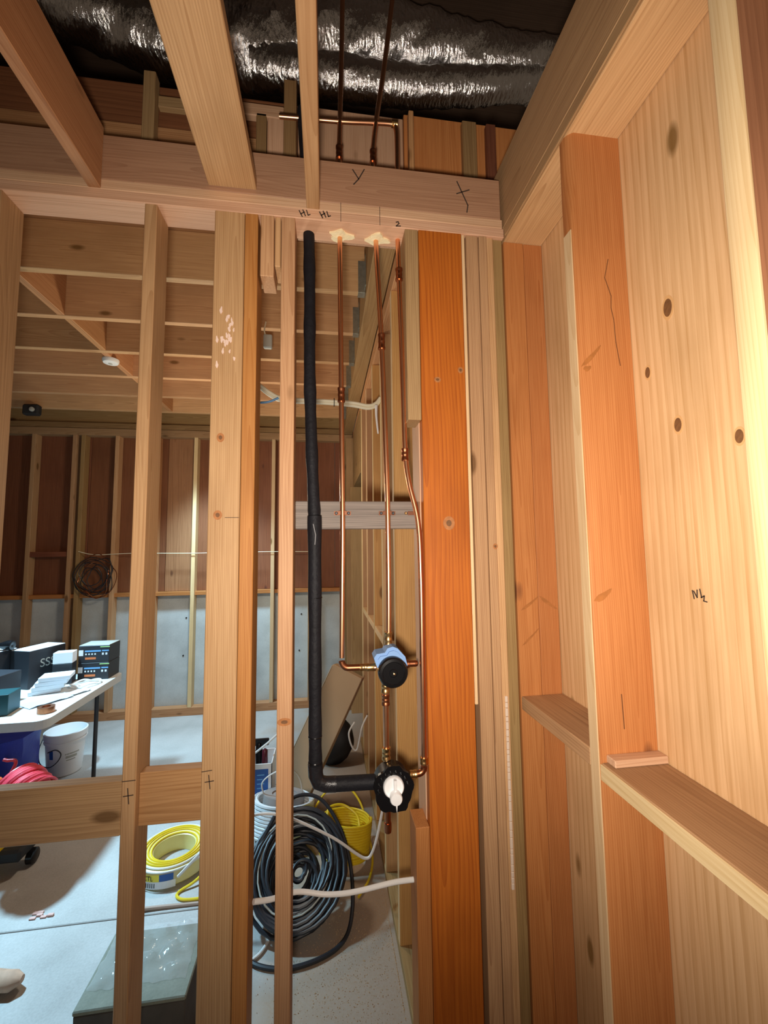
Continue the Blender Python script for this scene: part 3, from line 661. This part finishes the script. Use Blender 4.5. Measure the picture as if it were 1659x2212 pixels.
xf('packing_tape', (-W0-.0075, -W0-.0062, -D0*.8, D0*.05, .42, .68), WHITEP, LC, M, 0)
# black bag behind it
m = MB(); V = []; F = []; nn = 14; rb = random.Random(4)
for i in range(9):
    t = i/8; R = .15*math.sin(PI*(.12+.80*t))**.7
    for k in range(nn):
        a = 2*PI*k/nn; q = R*(1+rb.uniform(-.09, .09)); V.append((.06+q*math.cos(a)*.95+.03*t, 3.30+q*math.sin(a)*.7, .005+.30*t))
for i in range(8):
    for k in range(nn): F.append((i*nn+k, i*nn+(k+1) % nn, (i+1)*nn+(k+1) % nn, (i+1)*nn+k))
F.append(tuple(reversed(range(nn)))); F.append(tuple(8*nn+k for k in range(nn)))
tag(m.raw(V, F).build('bag', plain('black_bag', (.006, .006, .007), .6), None, True), 'lumpy black bag on the floor behind the leaning carton', 'bag')
# blue labelled box of tools
BT = empty('tool_box', (-.41, 2.75, 0), 'white open box with a blue printed label holding tools', 'box')
m = MB(); x0, x1, y0, y1, z1 = -.56, -.318, 2.70, 2.90, .315
m.box(x0, x1, y0, y0+.006, .0, z1, .001).box(x0, x1, y1-.006, y1, 0, z1, .001).box(x0, x0+.006, y0, y1, 0, z1, .001).box(x1-.006, x1, y0, y1, 0, z1, .001).box(x0, x1, y0, y1, 0, .006, .001)
m.build('box_shell', WHITEP, BT)
lb = box('label', x0+.06, x1-.022, y0-.0012, y0-.0002, .135, .285, LABELB, BT, 0)
for k in range(4): box('print_line', x0+.155, x1-.045-.01*(k % 2), y0-.0018, y0-.0013, .25-.025*k, .256-.025*k, CYAN, lb, 0)
box('label', x0+.06, x1-.022, y0-.0012, y0-.0002, .04, .105, LABELB, BT, 0)
for k, (x, y, h, mt, rad) in enumerate(((-.372, 2.78, .36, plain('maroon_handle', (.10, .01, .02), .3), .018), (-.41, 2.80, .40, BLACKP, .022), (-.44, 2.77, .34, STEELD, .012))):
    hv = empty('hand_tool', (x, y, .006), ('maroon handled tool standing in the white box', 'tall black tool standing in the white box', 'slim steel tool standing in the white box')[k], 'tool')
    MB().lathe([(rad*.6, 0), (rad, .05), (rad*.8, h*.6), (rad, h*.8), (rad*.9, h*.97), (rad*.4, h)], T(x, y, .007), 14).build('handle', mt, hv, True)
    if k == 1: MB().box(x-.03, x+.06, y-.012, y+.012, h-.02, h+.02, .006).build('head', BLACKP, hv)
def coil(turns, R, jit, h, M, n=26, seed=1, shrink=0, flat=1.0):
    r_ = random.Random(seed); pts = []; cur = 0; tgt = 0; ox = oy = 0
    tot = int(turns*n)
    for i in range(tot+1):
        if i % n == 0: tgt = r_.uniform(-jit, jit); tx, ty = r_.uniform(-jit, jit)*.5, r_.uniform(-jit, jit)*.5
        cur += (tgt-cur)*.12; ox += (tx-ox)*.12; oy += (ty-oy)*.12
        a = 2*PI*i/n; t = i/tot
        pts.append(M @ Vector((ox+(R+cur-shrink*t)*math.cos(a), oy+(R+cur-shrink*t)*flat*math.sin(a), h*(t if jit > .01 else abs(((t*turns/8) % 2)-1)))))
    return pts
BC = empty('cable_coil', (-.12, 2.15, 0), 'large black cable coil leaning on the floor under the plumbing', 'cable')
Mb = T(-.125, 2.06, .15) @ Matrix.Rotation(math.radians(36), 4, 'X') @ Matrix.Rotation(math.radians(-4), 4, 'Y')
MB().tube(coil(26, .186, .042, .07, Mb, 26, 3, .02, 1.08), .0085, 8).build('cable', RUBBER, BC, True)
MB().tube(coil(12, .148, .050, .05, Mb @ T(.02, -.02, -.03), 24, 9, .02, 1.05), .0085, 8).build('cable', RUBBER, BC, True)
MB().tube(coil(11, .085, .055, .05, Mb @ T(-.01, -.02, -.045), 22, 17, .03, 1.1), .008, 8).build('cable', RUBBER, BC, True)
MB().tube(spline([(-.30, 2.10, .24), (-.22, 2.20, .34), (-.12, 2.24, .37), (-.02, 2.22, .35), (.06, 2.14, .28), (.105, 2.05, .19), (.118, 1.96, .10), (.10, 1.88, .03), (.05, 1.82, .010), (-.05, 1.775, .010), (-.16, 1.765, .010), (-.27, 1.80, .010), (-.35, 1.88, .012)], 7), .0085, 8).build('cable', RUBBER, BC, True)
MB().tube(coil(2.4, .165, .03, .06, Mb @ T(0, -.01, .02), 24, 21, .0, 1.1), .004, 6).build('thin_wire', LEVER, BC, True)
YC = empty('cable_coil', (.10, 2.33, 0), 'bright yellow cable coil standing on the floor by the side wall', 'cable')
Myc = T(.095, 2.32, .02) @ Matrix.Rotation(math.radians(-10), 4, 'X') @ Matrix.Rotation(math.radians(8), 4, 'Y')
def drum(turns_h, layers, R, rc, M, pitch):
    pts = []; n = 30
    for ly in range(layers):
        for i in range(int(turns_h*n)+1):
            a = 2*PI*i/n; t = i/(turns_h*n); z = (t if ly % 2 == 0 else 1-t)*turns_h*pitch
            rr_ = R-ly*rc*1.7+random.uniform(-.0012, .0012); pts.append(M @ Vector((rr_*math.cos(a), rr_*math.sin(a), z)))
    return pts
MB().tube(drum(14, 2, .126, .0065, Myc, .0118), .0065, 6).build('cable', YELLOW, YC, True)
MB().tube(spline([Myc @ Vector((-.11, -.02, .16)), Myc @ Vector((-.10, .03, .19)), Myc @ Vector((-.03, .06, .195)), Myc @ Vector((.05, .04, .16)), Myc @ Vector((.07, -.01, .11))], 6), .007, 8).build('cable', YELLOW, YC, True)
MB().tube(spline([(-.06, 2.56, .12), (.02, 2.62, .18), (.12, 2.60, .20), (.20, 2.52, .14), (.235, 2.42, .03), (.24, 2.28, .008), (.21, 2.15, .008), (.15, 2.05, .008)], 7), .006, 8).build('cable', YELLOW, YC, True)
WC = empty('cable_coil', (-.24, 2.62, 0), 'white cable coil standing behind the black cable coil', 'cable')
Mw = T(-.25, 2.52, .035) @ Matrix.Rotation(math.radians(-12), 4, 'X') @ Matrix.Rotation(math.radians(6), 4, 'Y')
MB().tube(drum(10, 2, .165, .009, Mw, .0165), .0088, 6).build('cable', plain('bluewhite_cable', (.74, .78, .80), .4), WC, True)
MB().lathe([(.115, 0), (.115, .185), (.07, .185), (.07, .178)], Mw, 24).build('spool_core', plain('spool_grey', (.34, .30, .28), .7), WC, True)
MB().tube(spline([(-.34, 2.55, .21), (-.35, 2.52, .30), (-.28, 2.50, .36), (-.19, 2.50, .37), (-.14, 2.51, .30), (-.13, 2.52, .20)], 7), .004, 6).build('loose_loop', WHITEC, WC, True)
TW = MB().tube(spline([(-.62, 2.0, .22), (-.50, 2.0, .33), (-.40, 2.0, .39), (-.318, 2.0, .435), (-.22, 2.0, .432), (-.129, 2.0, .398), (.035, 2.0, .307), (.14, 2.0, .228), (.18, 2.0, .206), (.205, 2.0, .220), (.232, 2.0, .29), (.262, 2.0, .42), (.2905, 2.0, .55)], 7), .0062, 8).build('white_cable', WHITEC, None, True)
tag(TW, 'thin white cable drooping past the yellow coil to the side wall', 'cable')
WCB = MB().tube(spline([(-.195, 1.265, .640), (-.15, 1.29, .622), (-.082, 1.33, .603), (-.004, 1.33, .587), (.05, 1.32, .590), (.103, 1.31, .600), (.198, 1.29, .626), (.262, 1.262, .648)], 8), .0072, 10).build('white_cable', WHITEC, None, True)
tag(WCB, 'thick white cable slung between studs in front of the black coil', 'cable')
WC2 = MB().tube(spline([(.20, 3.0, .40), (.16, 3.0, .33), (.18, 3.0, .24), (.215, 3.0, .22), (.25, 3.0, .36), (.289, 3.0, .44)], 7), .006, 8).build('white_cable', WHITEC, None, True)
tag(WC2, 'small white cable loop hanging on the side wall above the valve guard', 'cable')
WC3 = MB().tube(spline([(-.60, 2.76, .30), (-.46, 2.70, .36), (-.36, 2.68, .43), (-.28, 2.66, .50), (-.20, 2.65, .56)], 7), .006, 8).build('white_cable', WHITEC, None, True)
tag(WC3, 'white cable rising out of the tool box behind the stud', 'cable')
WC4 = MB().tube(spline([(-.52, 1.85, .008), (-.42, 1.80, .008), (-.33, 1.80, .008), (-.26, 1.84, .008), (-.22, 1.92, .008)], 7), .006, 8).build('white_cable', WHITEC, None, True)
tag(WC4, 'end of white cable lying on the floor under the black coil', 'cable')
# wrapped coil with printed label
RC = empty('wrapped_coil', (-.77, 2.42, 0), 'shrink wrapped yellow wire coil lying flat on the floor', 'cable')
MB().lathe([(.095, .0), (.165, .0), (.180, .015), (.182, .045), (.172, .072), (.150, .084), (.118, .084), (.098, .072), (.095, .0)], T(-.77, 2.42, .001), 48, False).build('wire_ring', CREAMW, RC, True)
for r_, z in ((.174, .074), (.160, .083), (.147, .087), (.134, .087), (.120, .086), (.106, .080)): MB().tube([(-.77+r_*math.cos(a), 2.42+r_*math.sin(a), z) for a in [2*PI*k/48 for k in range(48)]], .004, 6, closed=True).build('wire_turn', WHITEC if r_ > .15 else YELLOW, RC, True)
MB().lathe([(.185, .02), (.187, .045), (.177, .077)], T(-.77, 2.42, .001), 48, False).build('film', TRANSL, RC, True)
def arc_label(name, a0, a1, z0, z1, R, mat, parent, c=(-.77, 2.42), n=10):
    V = []; F = []
    for i in range(n+1):
        a = a0+(a1-a0)*i/n
        for z in (z0, z1):
            V.append((c[0]+R*math.cos(a), c[1]+R*math.sin(a), z)); 
    for i in range(n): F.append((2*i, 2*i+2, 2*i+3, 2*i+1))
    return MB().raw(V, F).build(name, mat, parent)
arc_label('label', math.radians(232), math.radians(268), .045, .075, .1885, LABELY, RC)
arc_label('label', math.radians(268), math.radians(287), .045, .075, .1885, LABELB, RC)
arc_label('label', math.radians(232), math.radians(290), .012, .044, .1885, PAPER, RC)
for k in range(9): arc_label('bar', math.radians(236+3.1*k), math.radians(237.2+3.1*k), .018, .038, .1889, BLACKM, RC, n=2)
def meshed(fo, parent):
    me = bpy.data.meshes.new_from_object(fo); nm = fo.name; cu = fo.data; mt = cu.materials[0]; bpy.data.objects.remove(fo)
    o = bpy.data.objects.new(nm, me); COL.objects.link(o); o.parent = parent
    if not me.materials: me.materials.append(mt)
    return o
f = bpy.data.curves.new('label_text', 'FONT'); f.body = 'CTL'; f.size = .028; f.align_x = 'CENTER'; f.extrude = .0002
fo = bpy.data.objects.new('label_text', f); COL.objects.link(fo); f.materials.append(BLACKM); fo.parent = RC
aa = math.radians(252); fo = meshed(fo, RC); fo.location = (.1900*math.cos(aa), .1900*math.sin(aa), .050); fo.rotation_euler = (PI/2, 0, aa+PI/2)
YL = MB().tube(spline([(-.545, 2.34, .09), (-.570, 2.285, .05), (-.62, 2.245, .02), (-.675, 2.215, .007), (-.68, 2.185, .007), (-.64, 2.160, .007), (-.55, 2.160, .007), (-.40, 2.20, .007)], 7), .0065, 8).build('yellow_cable', YELLOW, None, True)
tag(YL, 'loose yellow cable tail curling on the floor beside the wrapped coil', 'cable')
JS = MB().tube(spline([(-.85, 2.128, .012), (-.75, 2.132, .010), (-.6, 2.131, .007), (-.40, 2.128, .006)], 6), lambda t: .004+.003*min(1, t*6), 8).build('joint_strip', STRIP, None, True)
tag(JS, 'thin tan strip lifting out of the floor joint', 'strip')
# grey block with plastic bag
PB = empty('grey_block', (-.585, 1.6, 0))
box('block_body', -.743, -.427, 1.477, 1.733, .0, .222, plain('shaded_block', (.085, .075, .068), .85, noise=.3), PB, .003)  # sides darker than the top: shade on the front put into the colour
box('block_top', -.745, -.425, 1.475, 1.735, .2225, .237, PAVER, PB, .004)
tag(PB, 'grey green box shaped block on the floor below the bag film', 'block')
rg = random.Random(5); V = []; F = []; nx_, ny_ = 22, 18
for j in range(ny_):
    for i in range(nx_):
        x = -.735+.29*i/(nx_-1); y = 1.53+.22*j/(ny_-1); e = min(i, nx_-1-i, j, ny_-1-j)
        V.append((x+rg.uniform(-.004, .004), y+rg.uniform(-.004, .004), .239+min(1, e/3)*(.006+.022*abs(math.sin(i*.55+j*.33)*math.cos(j*.45-i*.2))+rg.uniform(0, .006))))
for j in range(ny_-1):
    for i in range(nx_-1): q = j*nx_+i; F.append((q, q+1, q+nx_+1, q+nx_))
PBG = MB().raw(V, F).build('plastic_bag', TRANSL, None, True)
tag(PBG, 'crinkled clear plastic bag lying on the grey block', 'bag')
SCR = MB(); V = []; F = []
for i in range(9):
    t = i/8; R = .030*(1-.12*t) if i < 8 else .012
    for k in range(12):
        a = 2*PI*k/12; V.append((-1.34+.235*t, 1.855+R*1.25*math.cos(a)+.01*math.sin(t*5), .034+R*math.sin(a)*(1+.08*math.sin(3*a+t*4))))
for i in range(8):
    for k in range(12): F.append((i*12+k, i*12+(k+1) % 12, (i+1)*12+(k+1) % 12, (i+1)*12+k))
F.append(tuple(reversed(range(12)))); F.append(tuple(96+k for k in range(12)))
tag(SCR.raw(V, F).build('wood_scrap', SKIN, None, True), 'blunt tan scrap lying on the floor by the grey block', 'scrap')
pk = MB(); rp = random.Random(8)
for k in range(7):
    x, y = -1.24+rp.uniform(-.05, .04), 2.175+rp.uniform(-.012, .02); pk.box(x-.012, x+.012, y-.006, y+.006, 0.001, .005+rp.uniform(0, .006), .001)
tag(pk.build('paper_scraps', plain('pink_scrap', (.70, .42, .36), .8)), 'few pink shreds of paper on the floor near the joint', 'litter', kind='stuff')
# sawdust by the side wall
sd = MB(); rs = random.Random(9)
for k in range(2200):
    x = min(.27, .10+rs.gauss(0, .17)); y = 1.72+rs.gauss(0, .24); r_ = rs.uniform(.0008, .0027)
    if x < -.5 or y < 1.34: continue
    a = rs.uniform(0, 6.3); c_, s_ = math.cos(a)*r_, math.sin(a)*r_
    sd.raw([(x+c_, y+s_, .0004), (x-s_, y+c_*.6, .0004), (x-c_*.8, y-s_*.9, .0004), (x, y, .001+r_*.9)], [(0, 1, 3), (1, 2, 3), (2, 0, 3), (0, 2, 1)])
tag(sd.build('sawdust', CHIP), 'scattered sawdust chips on the floor beside the side wall', 'sawdust', kind='stuff')
# ------------------------------------------------------------------ folding table and what is on it
TB = empty('folding_table', (-2.2, 3.05, 0), 'white plastic folding table piled with boxes beyond the studs', 'table')
tx0, tx1, ty0, ty1, tz = -3.2, -1.425, 2.44, 3.305, .735
poly = []
for (cx, cy, a0) in ((tx1-.06, ty0+.06, -90), (tx1-.06, ty1-.06, 0), (tx0+.06, ty1-.06, 90), (tx0+.06, ty0+.06, 180)):
    for k in range(7): a = math.radians(a0+15*k); poly.append((cx+.06*math.cos(a), cy+.06*math.sin(a)))
MB().prism(poly, .045, T(0, 0, tz-.045)).build('table_top', TABLEW, TB)
for x, y in ((-1.575, 3.25), (-2.05, 2.62), (-3.0, 2.62), (-3.0, 3.25)): MB().tube([(x, y, tz-.046), (x, y, .001)], .013, 10).build('leg', STEELD, TB, True)
MB().tube([(-1.59, 3.25, .60), (-2.99, 3.25, .60)], .010, 10).build('brace', STEELD, TB, True)
def carton(name, x0, x1, y0, y1, z0, z1, mat, label, cat='box', rz=0, lid=None, group=None):
    c = Vector(((x0+x1)/2, (y0+y1)/2, z0)); e = empty(name, c, label, cat, group); Mr = T(*c) @ Matrix.Rotation(math.radians(rz), 4, 'Z') @ T(*(-c))
    b = xf('carton_body', (x0, x1, y0, y1, z0, z1), mat, e, Mr, .002)
    if lid: xf('lid', (x0+.002, x1-.002, y0+.002, y1-.002, z1+.0002, z1+.003), lid, e, Mr, .0008)
    return e, Mr
for k in range(2):
    z0 = tz+.001+.113*k
    e, Mr = carton('light_box', -1.655, -1.462, 3.150, 3.30, z0, z0+.111, BOXBLK, ('black printed light box at the bottom of the two box stack', 'black printed light box on top of the two box stack')[k], lid=LEVER if k else None, group='stacked light boxes on the table')
    y = 3.1495
    xf('print_panel', (-1.653, -1.625, y-.0008, y, z0+.045, z0+.083), PAPER, e, Mr, 0)
    xf('print_panel', (-1.615, -1.515, y-.0008, y, z0+.070, z0+.080), CYAN, e, Mr, 0)
    xf('print_panel', (-1.508, -1.465, y-.0008, y, z0+.072, z0+.080), CYAN, e, Mr, 0)
    for q in range(4): xf('print_dot', (-1.612+.019*q, -1.603+.019*q, y-.0008, y, z0+.050, z0+.060), PAPER, e, Mr, 0)
    for q in range(2): xf('print_dot', (-1.508+.022*q, -1.496+.022*q, y-.0008, y, z0+.048, z0+.062), PAPER, e, Mr, 0)
    xf('print_panel', (-1.612, -1.545, y-.0008, y, z0+.020, z0+.034), ORANGE, e, Mr, 0)
    xf('print_panel', (-1.520, -1.460, y-.0008, y, z0+.098, z0+.104), LIME, e, Mr, 0)
# row of black cartons
for k, (x, y, h, rz, lb) in enumerate(((-2.10, 3.00, .24, 20, 'black carton with a white top at the frame edge of the table'), (-1.885, 3.13, .235, 20, 'black lettered carton with a white top beside the light boxes'))):
    e, Mr = carton('parts_carton', x-.075, x+.075, y-.12, y+.12, tz+.001, tz+h, BOXBLK, lb, rz=-rz, lid=PAPER)
    if k == 1:
        ft = bpy.data.curves.new('carton_text', 'FONT'); ft.body = 'SSS'; ft.size = .075; ft.align_x = 'CENTER'; ft.extrude = .0003; ft.materials.append(LEVER)
        fo = bpy.data.objects.new('carton_text', ft); COL.objects.link(fo); fo.parent = e
        fo = meshed(fo, e)
        p = Mr @ Vector((x+.0757, y, tz+.12)) - WL[e.name]; fo.location = p; fo.rotation_euler = (PI/2, 0, PI/2-math.radians(rz))
carton('small_box', -1.765, -1.655, 3.065, 3.14, tz+.135, tz+.205, PAPER, 'small white box lying on the carton pile', rz=10)
carton('small_box', -1.765, -1.655, 3.065, 3.14, tz+.001, tz+.134, BOXBLK, 'small dark box holding up the small white box', rz=10)
carton('parts_carton', -1.97, -1.80, 2.69, 2.84, tz+.001, tz+.17, BOXBLK, 'low black carton beside the booklet pile', rz=-12)
for k in range(4):
    carton('booklet', -1.74-.02*k, -1.58-.02*k, 2.88, 3.00, tz+.001+.026*(3-k), tz+.024+.026*(3-k), PAPER, ('white booklet on top of the booklet pile', 'white booklet second from the top of the pile', 'white booklet third from the top of the pile', 'white booklet at the bottom of the pile')[k], 'booklet', rz=16+3*k, group='booklets piled on the table')
rb2 = random.Random(2)
for k, (x, y, sx, sy, rz, mt, lb) in enumerate(((-1.60, 2.75, .06, .11, -35, plain('film_blue', (.50, .58, .68), .3), 'bluish plastic sleeve lying flat on the table'), (-1.51, 2.87, .035, .07, -30, PAPER, 'loose white sheet between the booklets and the table edge'))):
    V = []; F = []; n = 7; Mr = T(x, y, tz+.0015) @ Matrix.Rotation(math.radians(rz), 4, 'Z')
    for s_ in (0, 1):
        for j in range(n):
            for i in range(n): V.append(Mr @ Vector((sx*(2*i/(n-1)-1), sy*(2*j/(n-1)-1), s_*.002+.010*abs(math.sin(i*1.7+k)*math.sin(j*1.3)))))
    for j in range(n-1):
        for i in range(n-1):
            q = j*n+i; F.append((q+n, q+n+1, q+1, q)); q += n*n; F.append((q, q+1, q+n+1, q+n))
    tag(MB().raw(V, F).build('paper_sheet' if mt is PAPER else 'plastic_sleeve', mt, None, True), lb, 'paper' if mt is PAPER else 'plastic')
TR = empty('tape_roll', (-1.50, 2.575, tz), 'dark tape roll near the table corner', 'tape')
MB().lathe([(.020, .001), (.040, .001), (.040, .030), (.020, .030), (.020, .001)], T(-1.50, 2.575, tz), 28, False).build('tape_winding', BRONZE, TR, True)
WLP = MB().tube([(-1.545+.075*math.cos(a)+.008*math.sin(3*a), 3.04+.075*math.sin(a), tz+.006+.012*abs(math.sin(2*a))) for a in [2*PI*k/40 for k in range(40)]], .005, 8, closed=True).build('wire_loop', WHITEC, None, True)
tag(WLP, 'white wire loop lying on the table before the light boxes', 'wire')
TBX = carton('teal_case', -1.84, -1.68, 2.54, 2.66, tz+.001, tz+.11, TEAL, 'dark teal case on the table edge', 'case', rz=8)
DK = carton('dark_tray', -2.62, -2.27, 2.66, 3.30, tz+.001, tz+.15, BOXBLK, 'wide dark tray behind the teal case', 'tray', rz=4)
FLT = empty('flashlight', (-2.10, 3.03, .98), 'black torch lying on the cartons at the table', 'torch')
MB().lathe([(.018, 0), (.018, .12), (.030, .16), (.030, .19), (.024, .192), (.004, .185)], T(-2.17, 3.03, 1.0085) @ Matrix.Rotation(PI/2, 4, 'Y') , 20).build('torch_body', BLACKP, FLT, True)
# bucket
BK = empty('bucket', (-1.895, 3.50, 0), 'white plastic bucket standing open under the table', 'bucket')
MB().lathe([(.004, .001), (.100, .001), (.105, .006), (.122, .225), (.130, .226), (.132, .238), (.123, .240), (.125, .252), (.133, .254), (.134, .292), (.127, .296), (.122, .290), (.102, .012), (.004, .012)], T(-1.895, 3.50, 0), 44, False).build('shell', WHITEP, BK, True)
MB().tube(spline([(-2.03, 3.47, .25), (-2.025, 3.42, .19), (-1.985, 3.37, .12), (-1.925, 3.365, .09), (-1.875, 3.37, .12), (-1.855, 3.375, .17), (-1.885, 3.365, .205), (-1.935, 3.365, .19)], 7), .0035, 6).build('handle', STEELD, BK, True)
def arc2(a0, a1, z0, z1): 
    V = []; F = []; n = 6
    for i in range(n+1):
        a = math.radians(a0+(a1-a0)*i/n)
        for z in (z0, z1): R = .1035+.0775*z+.0012; V.append((-1.895+R*math.cos(a), 3.50+R*math.sin(a), z))
    for i in range(n): F.append((2*i, 2*i+2, 2*i+3, 2*i+1))
    return V, F
mk = MB()
for z0, z1, a0, a1 in ((.150, .160, -62, -18), (.125, .142, -60, -25), (.108, .116, -58, -30)): mk.raw(*arc2(a0, a1, z0, z1))
mk.build('print', LEVER, BK)
mk = MB(); mk.raw(*arc2(-112, -98, .13, .19)); mk.build('print', LABELB, BK)
# blue tote, red cord, yellow machine
V = []; F = []; rq = random.Random(6); nn = 20
for i in range(7):
    t = i/6
    for k in range(nn):
        a = 2*PI*k/nn; sx = .24*(abs(math.cos(a))**.5)*math.copysign(1, math.cos(a)); sy = .15*(abs(math.sin(a))**.5)*math.copysign(1, math.sin(a))
        V.append((-2.14+sx*(1+.06*t)+rq.uniform(-.012, .012), 3.12+sy*(1+.05*t)+rq.uniform(-.012, .012), .002+.43*t+rq.uniform(-.008, .008)*t))
for i in range(6):
    for k in range(nn): F.append((i*nn+k, i*nn+(k+1) % nn, (i+1)*nn+(k+1) % nn, (i+1)*nn+k))
F.append(tuple(reversed(range(nn)))); F.append(tuple(6*nn+k for k in range(nn)))
BG = empty('tote_bag', (-2.14, 3.12, 0), 'bright blue crinkled tote bag under the table', 'bag')
MB().raw(V, F).build('bag_body', BLUEP, BG, True)
box('white_band', -2.28, -2.02, 2.935, 2.955, .395, .415, PAPER, BG, .002)
RD = empty('cord_coil', (-1.58, 2.40, .36), 'red extension cord coil lying on its side before the blue tote', 'cord')
zz = Vector((.78, -.45, -.42)).normalized(); xx_ = zz.orthogonal().normalized(); yy_ = zz.cross(xx_)
Mrd = Matrix(((xx_.x, yy_.x, zz.x, -1.535), (xx_.y, yy_.y, zz.y, 2.43), (xx_.z, yy_.z, zz.z, .455), (0, 0, 0, 1)))
MB().tube(coil(22, .094, .014, .17, Mrd, 24, 31), .0068, 8).build('cord', REDC, RD, True)
MB().tube(spline([Mrd @ Vector((-.094, .0, .0)), (-1.535, 2.42, .545), (-1.575, 2.42, .565), (-1.59, 2.42, .57)], 6), .008, 8).build('cord_end', REDC, RD, True)
MB().box(-1.60, -1.565, 2.36, 2.39, .47, .505, .008).build('plug', plain('orange_red', (.80, .14, .04), .4), RD)
YM = empty('wheeled_machine', (-1.72, 2.50, 0), 'yellow wheeled machine half hidden behind the nailing block', 'machine')
MB().box(-2.1, -1.600, 2.36, 2.62, .06, .27, .05).build('body', YELLOWP, YM)
MB().box(-1.62, -1.505, 2.44, 2.58, .06, .12, .012).build('chassis', BLACKM, YM)
for x, y in ((-1.66, 2.40), (-1.50, 2.53)): MB().lathe([(.03, -.018), (.036, -.014), (.036, .014), (.03, .018)], T(x, y, .037) @ Matrix.Rotation(PI/2, 4, 'Y'), 22).build('wheel', BLACKP, YM, True)
